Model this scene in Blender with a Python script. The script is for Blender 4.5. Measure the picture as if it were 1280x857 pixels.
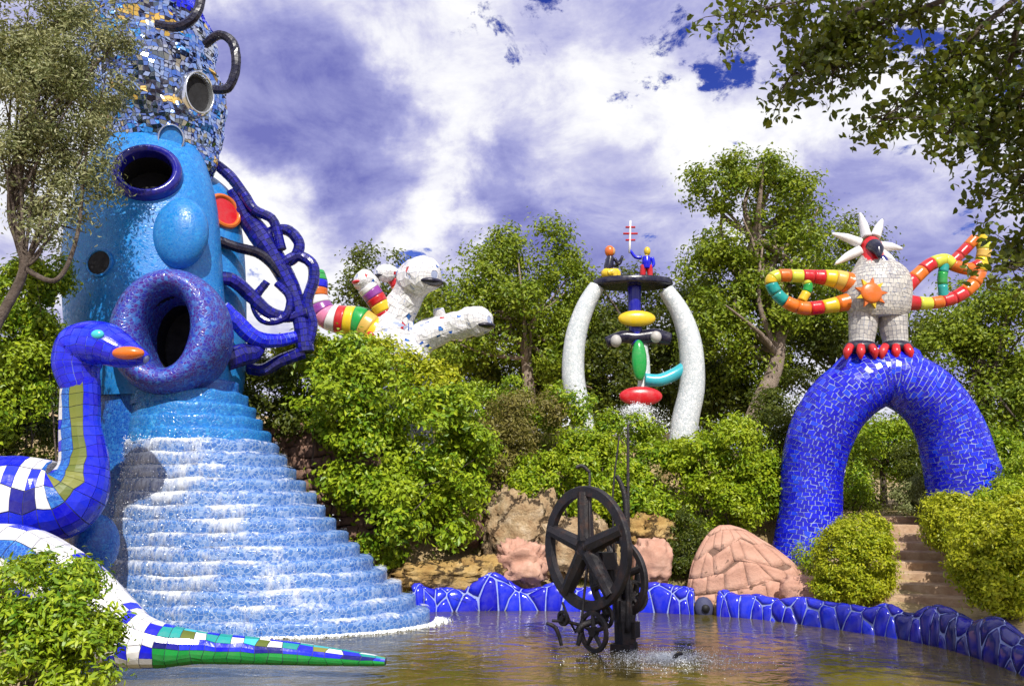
import bpy, math, random
import numpy as np
from mathutils import Vector
random.seed(7); RNG = np.random.default_rng(11)
R = math.radians
scene = bpy.context.scene
for o in list(bpy.data.objects): bpy.data.objects.remove(o)
col = scene.collection

# ------------------------------------------------------------------ camera
FPX = 1005.0; CAMZ = 2.2; PITCH = math.atan(191.5/FPX)
cam_d = bpy.data.cameras.new('camera'); cam = bpy.data.objects.new('camera', cam_d); col.objects.link(cam)
cam_d.sensor_width = 36; cam_d.lens = 36*FPX/1280; cam_d.clip_end = 3000; cam_d.clip_start = 0.05
cam.location = (0, 0, CAMZ); cam.rotation_euler = (math.pi/2+PITCH, 0, 0)
scene.camera = cam

def RAY(px, py):
    a = (px-640)/FPX; b = (428.5-py)/FPX
    c, s = math.cos(PITCH), math.sin(PITCH)
    return np.array([a, c-b*s, s+b*c])
def P(px, py, d):                       # point on a pixel's ray at the forward distance d
    r = RAY(px, py); return np.array([0, 0, CAMZ]) + r*(d/r[1])
def PZ(px, py, z=0.0):                  # point on a pixel's ray at the height z
    r = RAY(px, py); return np.array([0, 0, CAMZ]) + r*((z-CAMZ)/r[2])

# ------------------------------------------------------------------ sun, sky, exposure
SUN_AZ, SUN_EL = R(169), R(44)          # azimuth clockwise from +Y: behind the camera, to the left
sd = np.array([math.sin(SUN_AZ)*math.cos(SUN_EL), math.cos(SUN_AZ)*math.cos(SUN_EL), math.sin(SUN_EL)])
sun_d = bpy.data.lights.new('sun', 'SUN'); sun_d.energy = 4.6; sun_d.angle = R(0.5); sun_d.color = (1, .95, .86)
sun = bpy.data.objects.new('sun', sun_d); col.objects.link(sun)
sun.location = (-8, -10, 25); sun.rotation_euler = Vector(-sd).to_track_quat('-Z', 'Y').to_euler()
scene.view_settings.view_transform = 'Standard'; scene.view_settings.look = 'None'
scene.view_settings.exposure = 0.3; scene.view_settings.gamma = 1.0
scene.view_settings.use_curve_mapping = False

world = bpy.data.worlds.new('World'); scene.world = world; world.use_nodes = True
def build_world():
    nt = world.node_tree; nt.nodes.clear(); L = nt.links.new
    def nd(t, **k):
        n = nt.nodes.new(t)
        for a, b in k.items(): setattr(n, a, b)
        return n
    def m(op, a, b=None, clamp=False):
        n = nd('ShaderNodeMath', operation=op, use_clamp=clamp)
        for i, v in enumerate((a, b)):
            if v is None: continue
            if isinstance(v, (int, float)): n.inputs[i].default_value = v
            else: L(v, n.inputs[i])
        return n.outputs[0]
    tc = nd('ShaderNodeTexCoord'); dirv = tc.outputs['Generated']
    sep = nd('ShaderNodeSeparateXYZ'); L(dirv, sep.inputs[0])
    den = m('ADD', m('MAXIMUM', sep.outputs[2], 0.0), 0.30)
    sc = nd('ShaderNodeVectorMath', operation='SCALE'); L(dirv, sc.inputs[0]); L(m('DIVIDE', 1.0, den), sc.inputs['Scale'])
    def noise(scale, detail, rough, off, dist=0.0):
        mp = nd('ShaderNodeMapping'); mp.inputs['Location'].default_value = off; L(sc.outputs[0], mp.inputs[0])
        n = nd('ShaderNodeTexNoise'); L(mp.outputs[0], n.inputs['Vector'])
        n.inputs['Scale'].default_value = scale; n.inputs['Detail'].default_value = detail
        n.inputs['Roughness'].default_value = rough; n.inputs['Distortion'].default_value = dist
        return n.outputs['Fac']
    # warped direction, so that the cloud banks have ragged borders
    wn = nd('ShaderNodeTexNoise'); L(dirv, wn.inputs['Vector']); wn.inputs['Scale'].default_value = 5; wn.inputs['Detail'].default_value = 8; wn.inputs['Roughness'].default_value = .62
    wv = nd('ShaderNodeVectorMath', operation='SUBTRACT'); L(wn.outputs['Color'], wv.inputs[0]); wv.inputs[1].default_value = (.5, .5, .5)
    ws = nd('ShaderNodeVectorMath', operation='SCALE'); L(wv.outputs[0], ws.inputs[0]); ws.inputs['Scale'].default_value = .30
    wa = nd('ShaderNodeVectorMath', operation='ADD'); L(dirv, wa.inputs[0]); L(ws.outputs[0], wa.inputs[1])
    wno = nd('ShaderNodeVectorMath', operation='NORMALIZE'); L(wa.outputs[0], wno.inputs[0])
    def bank(px, py, rad, amp):
        r = RAY(px, py); r = r/np.linalg.norm(r)
        d = nd('ShaderNodeVectorMath', operation='DOT_PRODUCT'); L(wno.outputs[0], d.inputs[0]); d.inputs[1].default_value = r
        mr = nd('ShaderNodeMapRange', interpolation_type='SMOOTHSTEP'); L(d.outputs['Value'], mr.inputs[0])
        mr.inputs[1].default_value = math.cos(rad/FPX); mr.inputs[2].default_value = math.cos(rad*.15/FPX)
        mr.inputs[3].default_value = 0; mr.inputs[4].default_value = amp
        return mr.outputs[0]
    b = m('ADD', m('MULTIPLY', noise(1.6, 9, .58, (3.1, 1.7, 0), .25), 1.15), m('MULTIPLY', noise(6.0, 11, .64, (0, 4, 2), .35), 1.0))
    b = m('SUBTRACT', b, .42)
    for a in ((410, 200, 150, -.26), (340, 120, 150, -.17), (400, 40, 130, -.12), (730, 265, 170, -.26), (620, 250, 90, -.14), (900, 40, 130, -.16), (1130, 220, 170, -.20),
              (1000, 260, 110, -.14), (300, 290, 110, .30), (570, 90, 130, .14), (800, 190, 150, .13), (545, 255, 80, .24), (1180, 120, 110, .12), (960, 170, 120, .14), (260, 20, 60, .12)):
        b = m('ADD', b, bank(*a))
    ramp = nd('ShaderNodeValToRGB'); L(b, ramp.inputs[0]); cr = ramp.color_ramp
    cr.elements[0].position = .12; cr.elements[0].color = (.17, .18, .50, 1)
    cr.elements[1].position = .88; cr.elements[1].color = (1.0, 1.0, 1.0, 1)
    e = cr.elements.new(.40); e.color = (.36, .37, .68, 1)
    e = cr.elements.new(.58); e.color = (.58, .58, .80, 1)
    e = cr.elements.new(.74); e.color = (.86, .86, .93, 1)
    # open blue between the clouds
    h = m('MULTIPLY', m('SUBTRACT', noise(7, 10, .68, (7, 2, 5), .3), .5), 1.9)
    hh = None
    for a in ((850, 100, 72, .36), (945, 92, 46, .36), (695, 5, 60, .36), (1215, 258, 44, .36), (545, 318, 52, .40), (1250, 25, 110, .38), (648, 45, 34, .32)):
        k = bank(*a); hh = k if hh is None else m('MAXIMUM', hh, k)
    hole = nd('ShaderNodeMapRange', interpolation_type='SMOOTHSTEP'); L(m('ADD', h, hh), hole.inputs[0])
    hole.inputs[1].default_value = .29; hole.inputs[2].default_value = .46
    sky = nd('ShaderNodeTexSky', sky_type='NISHITA', sun_disc=False, sun_elevation=SUN_EL, sun_rotation=SUN_AZ)
    sky.dust_density = .3; sky.ozone_density = 2.5
    hs = nd('ShaderNodeHueSaturation'); hs.inputs['Saturation'].default_value = 1.35; hs.inputs['Hue'].default_value = .54; hs.inputs['Value'].default_value = 1.1; L(sky.outputs[0], hs.inputs['Color'])
    bg1 = nd('ShaderNodeBackground'); L(hs.outputs[0], bg1.inputs[0]); bg1.inputs[1].default_value = .09
    bg2 = nd('ShaderNodeBackground'); L(ramp.outputs[0], bg2.inputs[0]); bg2.inputs[1].default_value = .86
    mx = nd('ShaderNodeMixShader'); L(hole.outputs[0], mx.inputs[0]); L(bg2.outputs[0], mx.inputs[1]); L(bg1.outputs[0], mx.inputs[2])
    out = nd('ShaderNodeOutputWorld'); L(mx.outputs[0], out.inputs[0])
build_world()

# ------------------------------------------------------------------ materials
def srgb(r, g, b):
    f = lambda c: ((c/255+.055)/1.055)**2.4 if c > 10 else c/255/12.92
    return (f(r), f(g), f(b), 1)
def new_mat(name):
    ma = bpy.data.materials.new(name); ma.use_nodes = True; nt = ma.node_tree
    return ma, nt, nt.nodes['Principled BSDF']
def _rand(nt):
    g = nt.nodes.new('ShaderNodeNewGeometry'); oi = nt.nodes.new('ShaderNodeObjectInfo')
    a = nt.nodes.new('ShaderNodeMath'); a.operation = 'ADD'
    nt.links.new(g.outputs['Random Per Island'], a.inputs[0]); nt.links.new(oi.outputs['Random'], a.inputs[1])
    f = nt.nodes.new('ShaderNodeMath'); f.operation = 'FRACT'; nt.links.new(a.outputs[0], f.inputs[0]); return f.outputs[0]
def mixc(nt, fac, a, b, blend='MIX'):
    n = nt.nodes.new('ShaderNodeMix'); n.data_type = 'RGBA'; n.blend_type = blend
    for v, i in ((fac, 0), (a, 6), (b, 7)):
        if hasattr(v, 'is_linked') or hasattr(v, 'links'): nt.links.new(v, n.inputs[i])
        else: n.inputs[i].default_value = v
    return n.outputs[2]
def tex(nt, kind, scale, **kw):
    tc = nt.nodes.new('ShaderNodeTexCoord'); t = nt.nodes.new(kind); nt.links.new(tc.outputs['Object'], t.inputs['Vector'])
    t.inputs['Scale'].default_value = scale
    for k, v in kw.items():
        if k in t.inputs: t.inputs[k].default_value = v
        else: setattr(t, k, v)
    return t
def mrange(nt, v, a, b, c=0., d=1.):
    n = nt.nodes.new('ShaderNodeMapRange'); nt.links.new(v, n.inputs[0])
    for i, q in enumerate((a, b, c, d)): n.inputs[i+1].default_value = q
    return n.outputs[0]
def bump(nt, bs, h, strength, dist=.02):
    n = nt.nodes.new('ShaderNodeBump'); n.inputs['Strength'].default_value = strength; n.inputs['Distance'].default_value = dist
    nt.links.new(h, n.inputs['Height']); nt.links.new(n.outputs[0], bs.inputs['Normal'])

def tile_mat(name, c1, c2=None, rough=.22, dirt=.25, metallic=0, c3=None):
    """glazed ceramic: colour differs from piece to piece, with a little grime"""
    ma, nt, bs = new_mat(name)
    c2 = c2 or tuple(x*.6 for x in c1[:3])+(1,)
    rp = nt.nodes.new('ShaderNodeValToRGB'); nt.links.new(_rand(nt), rp.inputs[0])
    rp.color_ramp.elements[0].color = c1; rp.color_ramp.elements[1].color = c2
    if c3: e = rp.color_ramp.elements.new(.8); e.color = c2; rp.color_ramp.elements[2].color = c3
    n = tex(nt, 'ShaderNodeTexNoise', 6, Detail=6, Roughness=.65)
    d = mixc(nt, mrange(nt, n.outputs[0], .45, .75, 0, dirt), rp.outputs[0], (.22, .2, .18, 1))
    nt.links.new(d, bs.inputs['Base Color']); bs.inputs['Metallic'].default_value = metallic
    nt.links.new(mrange(nt, n.outputs[0], .3, .8, rough*.6, rough*2.2), bs.inputs['Roughness'])
    n2 = tex(nt, 'ShaderNodeTexNoise', 25, Detail=3); bump(nt, bs, n2.outputs[0], .15, .01)
    return ma
def tesserae_mat(name, c1, c2, grout, scale, rough=.35, gw=.08, c3=None, big=.35, bmp=.5):
    """mosaic of chips too small to pick apart"""
    ma, nt, bs = new_mat(name)
    v = tex(nt, 'ShaderNodeTexVoronoi', scale); e = tex(nt, 'ShaderNodeTexVoronoi', scale, feature='DISTANCE_TO_EDGE')
    sp = nt.nodes.new('ShaderNodeSeparateColor'); nt.links.new(v.outputs['Color'], sp.inputs[0])
    rp = nt.nodes.new('ShaderNodeValToRGB'); nt.links.new(sp.outputs[0], rp.inputs[0])
    rp.color_ramp.elements[0].color = c1; rp.color_ramp.elements[1].color = c2
    if c3: q = rp.color_ramp.elements.new(.7); q.color = c2; rp.color_ramp.elements[2].color = c3
    n = tex(nt, 'ShaderNodeTexNoise', 1.1, Detail=7, Roughness=.6)
    c = mixc(nt, mrange(nt, n.outputs[0], .35, .7, 0, big), rp.outputs[0], c2)
    c = mixc(nt, mrange(nt, e.outputs['Distance'], gw, gw*.5), c, grout)
    nt.links.new(c, bs.inputs['Base Color'])
    nt.links.new(mrange(nt, sp.outputs[1], 0, 1, rough*.5, rough*1.4), bs.inputs['Roughness'])
    nn = nt.nodes.new('ShaderNodeMath'); nn.operation = 'MULTIPLY_ADD'; nt.links.new(mrange(nt, e.outputs['Distance'], 0, .12), nn.inputs[0]); nn.inputs[1].default_value = .7; nt.links.new(sp.outputs[2], nn.inputs[2])
    bump(nt, bs, nn.outputs[0], bmp, .012)
    return ma
def leaf_mat(name, c1, c2, c3, trans=.3, rough=.42):
    ma, nt, bs = new_mat(name)
    rp = nt.nodes.new('ShaderNodeValToRGB'); nt.links.new(_rand(nt), rp.inputs[0])
    rp.color_ramp.elements[0].color = c1; rp.color_ramp.elements[1].color = c3
    e = rp.color_ramp.elements.new(.5); e.color = c2
    n = tex(nt, 'ShaderNodeTexNoise', 1.3, Detail=3)
    c = mixc(nt, mrange(nt, n.outputs[0], .4, .68, 0, .55), rp.outputs[0], c3)
    nt.links.new(c, bs.inputs['Base Color']); bs.inputs['Roughness'].default_value = rough
    bs.inputs['Specular IOR Level'].default_value = .35
    tr = nt.nodes.new('ShaderNodeBsdfTranslucent'); nt.links.new(mixc(nt, .5, c, (.25, .32, .02, 1)), tr.inputs[0])
    mx = nt.nodes.new('ShaderNodeMixShader'); mx.inputs[0].default_value = trans
    nt.links.new(bs.outputs[0], mx.inputs[1]); nt.links.new(tr.outputs[0], mx.inputs[2])
    nt.links.new(mx.outputs[0], nt.nodes['Material Output'].inputs[0])
    return ma
def rock_mat(name, c1, c2, c3, scale=1.5, bs_=.6, rough=.85, crack=0):
    ma, nt, bs = new_mat(name)
    n = tex(nt, 'ShaderNodeTexNoise', scale, Detail=10, Roughness=.68); n2 = tex(nt, 'ShaderNodeTexNoise', scale*5, Detail=8, Roughness=.7)
    rp = nt.nodes.new('ShaderNodeValToRGB'); nt.links.new(n.outputs[0], rp.inputs[0])
    rp.color_ramp.elements[0].position = .32; rp.color_ramp.elements[0].color = c1
    rp.color_ramp.elements[1].position = .72; rp.color_ramp.elements[1].color = c3
    e = rp.color_ramp.elements.new(.52); e.color = c2
    c = mixc(nt, mrange(nt, n2.outputs[0], .4, .7, 0, .5), rp.outputs[0], c1)
    nt.links.new(c, bs.inputs['Base Color']); bs.inputs['Roughness'].default_value = rough
    if crack:
        tc_ = nt.nodes.new('ShaderNodeTexCoord'); nz_ = mixc(nt, .32, tc_.outputs['Object'], n2.outputs[1]); v = nt.nodes.new('ShaderNodeTexVoronoi'); v.feature = 'DISTANCE_TO_EDGE'; v.inputs['Scale'].default_value = crack; nt.links.new(nz_, v.inputs['Vector'])
        k = mrange(nt, v.outputs['Distance'], 0, .05); c = mixc(nt, k, tuple(x*.35 for x in c1[:3])+(1,), c); nt.links.new(c, bs.inputs['Base Color'])
        ad = nt.nodes.new('ShaderNodeMath'); ad.operation = 'MULTIPLY_ADD'; nt.links.new(k, ad.inputs[0]); ad.inputs[1].default_value = 1.0; nt.links.new(n2.outputs[0], ad.inputs[2]); bump(nt, bs, ad.outputs[0], bs_, .10)
    else: bump(nt, bs, n2.outputs[0], bs_, .06)
    return ma
def plain(name, c, rough=.5, metallic=0, var=.3, scale=8):
    ma, nt, bs = new_mat(name)
    n = tex(nt, 'ShaderNodeTexNoise', scale, Detail=6, Roughness=.65)
    nt.links.new(mixc(nt, mrange(nt, n.outputs[0], .35, .7, 0, var), c, tuple(x*.45 for x in c[:3])+(1,)), bs.inputs['Base Color'])
    nt.links.new(mrange(nt, n.outputs[0], .3, .7, rough*.75, rough*1.2), bs.inputs['Roughness']); bs.inputs['Metallic'].default_value = metallic
    bump(nt, bs, n.outputs[0], .2, .02)
    return ma
M = {}
M['sky_blue'] = tesserae_mat('sky_blue_mosaic', (.010, .20, .58, 1), (.007, .15, .50, 1), (.04, .22, .52, 1), 19, .42, .05, c3=(.02, .27, .66, 1), bmp=.17)
M['deep_blue'] = tesserae_mat('deep_blue_mosaic', (.012, .10, .46, 1), (.006, .06, .34, 1), (.05, .2, .5, 1), 22, .3, .05, c3=(.03, .22, .6, 1), bmp=.25)
M['violet'] = tesserae_mat('violet_pebble_mosaic', (.015, .04, .40, 1), (.06, .018, .22, 1), (.06, .14, .45, 1), 17, .35, .07, c3=(.04, .20, .62, 1), big=.2, bmp=.35)
M['navy'] = tile_mat('navy_tile', (.006, .008, .10, 1), (.010, .010, .30, 1), .14, .12)
M['cobalt'] = tile_mat('cobalt_tile', (.006, .004, .55, 1), (.010, .03, .72, 1), .16, .12)
M['cobalt_arch'] = tile_mat('arch_cobalt_tile', (.005, .003, .40, 1), (.008, .012, .68, 1), .17, .06, c3=(.015, .06, .76, 1))
M['rim_blue'] = tile_mat('rim_blue_tile', (.006, .006, .42, 1), (.012, .03, .66, 1), .15, .16)
M['grout'] = plain('pale_grout', (.36, .42, .62, 1), .8, var=.5)
M['grout_blue'] = plain('blue_grout', (.26, .32, .66, 1), .7, var=.6)
M['grout_dark'] = plain('dark_grout', (.05, .055, .12, 1), .8)
M['black'] = plain('black_hollow_shade', (.004, .004, .006, 1), .8)  # black paints the shade inside openings into the colour
M['white'] = tile_mat('white_tile', (.78, .78, .78, 1), (.62, .62, .66, 1), .25, .3)
M['white_plaster'] = plain('white_plaster', (.74, .74, .72, 1), .5, var=.35, scale=5)
M['stone_mosaic'] = tile_mat('grey_white_chip', (.56, .54, .50, 1), (.34, .33, .34, 1), .35, .4)
M['mirror'] = tile_mat('mirror_chip', (.55, .66, .85, 1), (.12, .26, .72, 1), .05, .10, 1.0)
M['mirror2'] = tile_mat('silver_chip', (.75, .78, .82, 1), (.45, .5, .6, 1), .1, .2, .9)
for nm, c in dict(red=(.55, .012, .02, 1), orange=(.72, .16, .015, 1), yellow=(.75, .52, .02, 1), lemon=(.62, .66, .06, 1), green=(.015, .32, .06, 1), grass=(.22, .48, .01, 1), teal=(.01, .32, .30, 1),
                  aqua=(.05, .50, .60, 1), purple=(.25, .04, .30, 1), pink=(.70, .22, .38, 1), ochre=(.62, .40, .08, 1), skin=(.6, .35, .12, 1), ink=(.008, .008, .03, 1)).items():
    M[nm] = tile_mat(nm+'_tile', c, tuple(x*.75 for x in c[:3])+(1,), .22, .18)
M['column'] = tesserae_mat('white_column_mosaic', (.70, .72, .74, 1), (.48, .53, .56, 1), (.36, .4, .42, 1), 14, .35, .04, c3=(.80, .80, .80, 1))
M['iron'] = rock_mat('rusted_black_iron', (.010, .009, .012, 1), (.018, .015, .018, 1), (.075, .03, .014, 1), 6, .35, .5) if True else plain('rusted_black_iron', (.016, .013, .018, 1), .42, .6, var=.6, scale=12)
M['sandstone'] = rock_mat('golden_sandstone', (.24, .12, .03, 1), (.50, .33, .11, 1), (.66, .50, .26, 1), 1.7, .9, crack=1.5)
M['rock_pale'] = rock_mat('pale_rock', (.26, .14, .06, 1), (.52, .38, .22, 1), (.70, .60, .45, 1), 2.2, 1.0, crack=1.7)
M['rock_pink'] = rock_mat('pink_rock', (.40, .20, .14, 1), (.54, .31, .23, 1), (.64, .42, .32, 1), 1.5, .6)
M['masonry'] = rock_mat('dark_masonry', (.12, .06, .045, 1), (.24, .14, .10, 1), (.34, .22, .17, 1), 3, .7)
M['mortar'] = plain('dark_mortar', (.07, .05, .045, 1), .9)
M['step'] = rock_mat('step_stone', (.30, .18, .11, 1), (.48, .33, .21, 1), (.58, .45, .32, 1), 3, .4)
M['bark'] = rock_mat('bark', (.05, .035, .025, 1), (.13, .10, .08, 1), (.24, .20, .17, 1), 5, 1.0)
M['bark_pale'] = rock_mat('pale_bark', (.15, .11, .08, 1), (.32, .25, .20, 1), (.46, .38, .33, 1), 5, .9)
L_ = leaf_mat
M['lf_oak'] = L_('oak_leaf', (.065, .125, .006, 1), (.15, .23, .010, 1), (.29, .34, .02, 1))
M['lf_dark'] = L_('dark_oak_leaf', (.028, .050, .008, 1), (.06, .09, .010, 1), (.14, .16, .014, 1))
M['lf_bright'] = L_('bright_leaf', (.12, .24, .006, 1), (.25, .38, .010, 1), (.42, .48, .02, 1), .34)
M['lf_mid'] = L_('shrub_leaf', (.05, .14, .004, 1), (.17, .30, .010, 1), (.40, .48, .02, 1), .26)
M['lf_lime'] = L_('lime_leaf', (.20, .28, .008, 1), (.36, .42, .012, 1), (.55, .54, .025, 1), .34)
M['lf_olive'] = L_('olive_leaf', (.09, .12, .04, 1), (.19, .21, .085, 1), (.36, .36, .18, 1), .2)
M['lf_pale'] = L_('pale_leaf', (.16, .2, .06, 1), (.28, .32, .12, 1), (.36, .38, .16, 1), .3)
M['lf_brown'] = L_('dry_scrub', (.09, .07, .025, 1), (.17, .14, .03, 1), (.24, .22, .05, 1), .2)
M['grass'] = L_('grass_blade', (.10, .15, .02, 1), (.19, .23, .04, 1), (.28, .28, .06, 1), .3)

# ------------------------------------------------------------------ mesh helpers
def tag(o, label=None, cat=None, group=None, kind=None):
    if label: o['label'] = label
    if cat: o['category'] = cat
    if group: o['group'] = group
    if kind: o['kind'] = kind
    return o
def thing(name, loc, label, cat, group=None):
    o = bpy.data.objects.new(name, None); col.objects.link(o); o.location = Vector([float(a) for a in loc]); o.empty_display_size = .2
    return tag(o, label, cat, group)
def origin(p):
    v = Vector((0, 0, 0))
    while p is not None: v = v + p.location; p = p.parent
    return np.array(v)
def mesh(name, V, F, mat, parent=None, smooth=False, loc=None):
    V = np.asarray(V, dtype=np.float32).reshape(-1, 3); off = origin(parent)
    if loc is not None: off = off + 0
    me = bpy.data.meshes.new(name)
    base = np.asarray(loc, dtype=np.float64) if loc is not None else off
    V = V - base.astype(np.float32)
    if isinstance(F, np.ndarray):
        k = F.shape[1]; n = F.shape[0]
        me.vertices.add(len(V)); me.vertices.foreach_set('co', V.ravel())
        me.loops.add(n*k); me.loops.foreach_set('vertex_index', F.astype(np.int32).ravel())
        me.polygons.add(n); me.polygons.foreach_set('loop_start', np.arange(0, n*k, k, dtype=np.int32)); me.polygons.foreach_set('loop_total', np.full(n, k, np.int32))
        me.update(calc_edges=True)
    else:
        me.from_pydata(V.tolist(), [], F); me.update()
    me.polygons.foreach_set('use_smooth', np.full(len(me.polygons), bool(smooth)))
    me.materials.append(M[mat] if isinstance(mat, str) else mat)
    o = bpy.data.objects.new(name, me); col.objects.link(o); o.parent = parent
    if loc is not None: o.location = Vector([float(a) for a in (np.asarray(loc)-off)])
    return o
class MB:
    def __init__(s): s.V = []; s.F = []
    def add(s, V, F):
        n = len(s.V); s.V += [tuple(map(float, v)) for v in V]; s.F += [[int(i)+n for i in f] for f in F]; return s
    def build(s, name, mat, parent=None, smooth=False): return mesh(name, np.array(s.V), s.F, mat, parent, smooth)
def cr_interp(K, t):                     # Catmull-Rom through rows of K, t in 0..1
    K = np.asarray(K, float); n = len(K)-1; t = np.clip(np.asarray(t, float), 0, 1)*n
    i = np.clip(t.astype(int), 0, n-1); f = (t-i)[..., None]
    g = lambda j: K[np.clip(j, 0, n)]
    p0, p1, p2, p3 = g(i-1), g(i), g(i+1), g(i+2)
    return .5*((2*p1)+(-p0+p2)*f+(2*p0-5*p1+4*p2-p3)*f*f+(-p0+3*p1-3*p2+p3)*f**3)
def loft_surf(keys, a0=0, a1=2*math.pi):  # rows: z, cx, cy, rx, ry
    def s(u, v):
        k = cr_interp(keys, v); a = a0+(a1-a0)*np.asarray(u)
        return np.stack([k[..., 1]+k[..., 3]*np.cos(a), k[..., 2]+k[..., 4]*np.sin(a), k[..., 0]], -1)
    return s
def tube_surf(path, radii, squash=1.0, up=(0, 0, 1), m=160):
    path = np.asarray(path, float); radii = np.atleast_1d(np.asarray(radii, float))
    tt = np.linspace(0, 1, m); pts = cr_interp(path, tt)
    rad = np.interp(tt, np.linspace(0, 1, len(radii)), radii) if len(radii) > 1 else np.full(m, radii[0])
    T = np.gradient(pts, axis=0); T /= np.linalg.norm(T, axis=1, keepdims=True)+1e-9
    n = np.cross(T[0], up); n = n if np.linalg.norm(n) > 1e-3 else np.cross(T[0], (1, 0, 0)); N = [n/np.linalg.norm(n)]
    for k in range(1, m):
        q = N[-1]-T[k]*np.dot(N[-1], T[k]); N.append(q/np.linalg.norm(q))
    N = np.array(N); B = np.cross(T, N)
    def s(u, v):
        x = np.clip(np.asarray(v, float), 0, 1)*(m-1); i = np.clip(x.astype(int), 0, m-2); f = (x-i)
        L = lambda A: A[i]*(1-f)[..., None]+A[i+1]*f[..., None]
        r = rad[i]*(1-f)+rad[i+1]*f; a = 2*math.pi*np.asarray(u)
        return L(pts)+(L(N)*np.cos(a)[..., None]+L(B)*np.sin(a)[..., None]*squash)*r[..., None]
    return s
def grid(surf, nu, nv, closed=True, caps=True, u0=0., u1=1., v0=0., v1=1., off=0):
    us = np.linspace(u0, u1, nu+1); us = us[:-1] if closed else us
    vs = np.linspace(v0, v1, nv+1); U, W = np.meshgrid(us, vs); V = surf(U, W).reshape(-1, 3); c = len(us)
    F = []
    for j in range(nv):
        for i in range(nu):
            a = j*c+i; b = j*c+(i+1) % c
            F.append([a, b, b+c, a+c])
    if caps and closed:
        F.append(list(range(c))[::-1]); F.append([nv*c+i for i in range(c)])
    return V, F
def orient_out(V, F): return V, F
def surf_normal(surf, U, W, e=1e-3):
    du = surf(U+e, W)-surf(U-e, W); dv = surf(U, W+e)-surf(U, W-e)
    n = np.cross(du, dv); return n/(np.linalg.norm(n, axis=-1, keepdims=True)+1e-12)
def tiles(surf, nu, nv, gap=.1, h=.012, jit=.12, k=1, brick=False, u0=0., u1=1., v0=0., v1=1., closed=True, tilt=0., rag=None):
    """raised pieces over a surface. returns the corner grids (T,(k+1)^2,3) and bottoms"""
    gu = np.linspace(u0, u1, nu+1); gv = np.linspace(v0, v1, nv+1)
    JU = RNG.uniform(-1, 1, (nv+1, nu+1))*jit*(u1-u0)/nu; JV = RNG.uniform(-1, 1, (nv+1, nu+1))*jit*(v1-v0)/nv
    if closed: JU[:, -1] = JU[:, 0]; JV[:, -1] = JV[:, 0]
    JV[0] = 0; JV[-1] = 0
    if not closed: JU[:, 0] = 0; JU[:, -1] = 0
    GU = gu[None]+JU; GV = gv[:, None]+JV
    cu = np.stack([GU[:-1, :-1], GU[:-1, 1:], GU[1:, 1:], GU[1:, :-1]], -1).reshape(-1, 4)
    cv = np.stack([GV[:-1, :-1], GV[:-1, 1:], GV[1:, 1:], GV[1:, :-1]], -1).reshape(-1, 4)
    if brick: cu = cu+np.repeat((np.arange(nv) % 2)*.5*(u1-u0)/nu, nu)[:, None]
    mu, mv = cu.mean(1, keepdims=True), cv.mean(1, keepdims=True)
    cu = mu+(cu-mu)*(1-gap); cv = mv+(cv-mv)*(1-gap)
    a = np.linspace(0, 1, k+1); A, B = np.meshgrid(a, a); A = A.ravel(); B = B.ravel()
    w = np.stack([(1-A)*(1-B), A*(1-B), A*B, (1-A)*B], 0)
    U = cu@w; W = cv@w
    n = surf_normal(surf, U, W); c = surf(mu[:, 0], mv[:, 0])
    pt = surf(U, W)
    hh = h*RNG.uniform(.75, 1.25, (len(U), 1, 1))
    if tilt:
        tn = n.mean(1, keepdims=True)+RNG.normal(0, tilt, (len(U), 1, 3)); tn /= np.linalg.norm(tn, axis=-1, keepdims=True)
        d = pt-c[:, None]; pt = pt-tn*np.sum(d*tn, -1, keepdims=True)
    top = pt+n*hh; bot = pt-n*h*1.5
    return top, bot, mu[:, 0], mv[:, 0], c
def tile_faces(k):
    F = []; s = k+1
    for j in range(k):
        for i in range(k): a = j*s+i; F.append([a, a+1, a+1+s, a+s])
    per = [i for i in range(s)]+[i*s+k for i in range(1, s)]+[k*s+i for i in range(k-1, -1, -1)]+[i*s for i in range(k-1, 0, -1)]
    for q in range(len(per)):
        a, b = per[q], per[(q+1) % len(per)]; F.append([a, b, b+s*s, a+s*s][::-1])
    return np.array(F)
def joined_tiles(name, T, k, mat, parent, keep=None, kind='stuff', smooth=False):
    top, bot = T[0], T[1]
    if keep is not None: top, bot = top[keep], bot[keep]
    n, s, _ = top.shape; V = np.concatenate([top, bot], 1).reshape(-1, 3); f = tile_faces(k)
    F = (f[None]+(np.arange(n)*2*s)[:, None, None]).reshape(-1, 4)
    o = mesh(name, V, F, mat, parent, smooth); tag(o, kind=kind); return o
def single_tiles(name, T, k, matf, parent, keep=None, smooth=False):
    f = tile_faces(k).tolist(); n = 0
    for i in range(len(T[0])):
        if keep is not None and not keep[i]: continue
        m_ = matf(T[2][i], T[3][i], i)
        if m_ is None: continue
        mesh(name, np.concatenate([T[0][i], T[1][i]]), f, m_, parent, smooth, loc=T[4][i]); n += 1
    return n
def ellipsoid(c, r, nu=20, nv=12, rot=0.0):
    V = []; F = []
    for j in range(nv+1):
        t = math.pi*j/nv
        for i in range(nu):
            a = 2*math.pi*i/nu; x = r[0]*math.sin(t)*math.cos(a); y = r[1]*math.sin(t)*math.sin(a)
            V.append((c[0]+x*math.cos(rot)-y*math.sin(rot), c[1]+x*math.sin(rot)+y*math.cos(rot), c[2]+r[2]*math.cos(t)))
    for j in range(nv):
        for i in range(nu):
            a = j*nu+i; b = j*nu+(i+1) % nu; F.append([a+nu, b+nu, b, a])
    return V, F
def tube(path, radii, nu=10, nv=24, squash=1.0): return grid(tube_surf(path, radii, squash), nu, nv)
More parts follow.
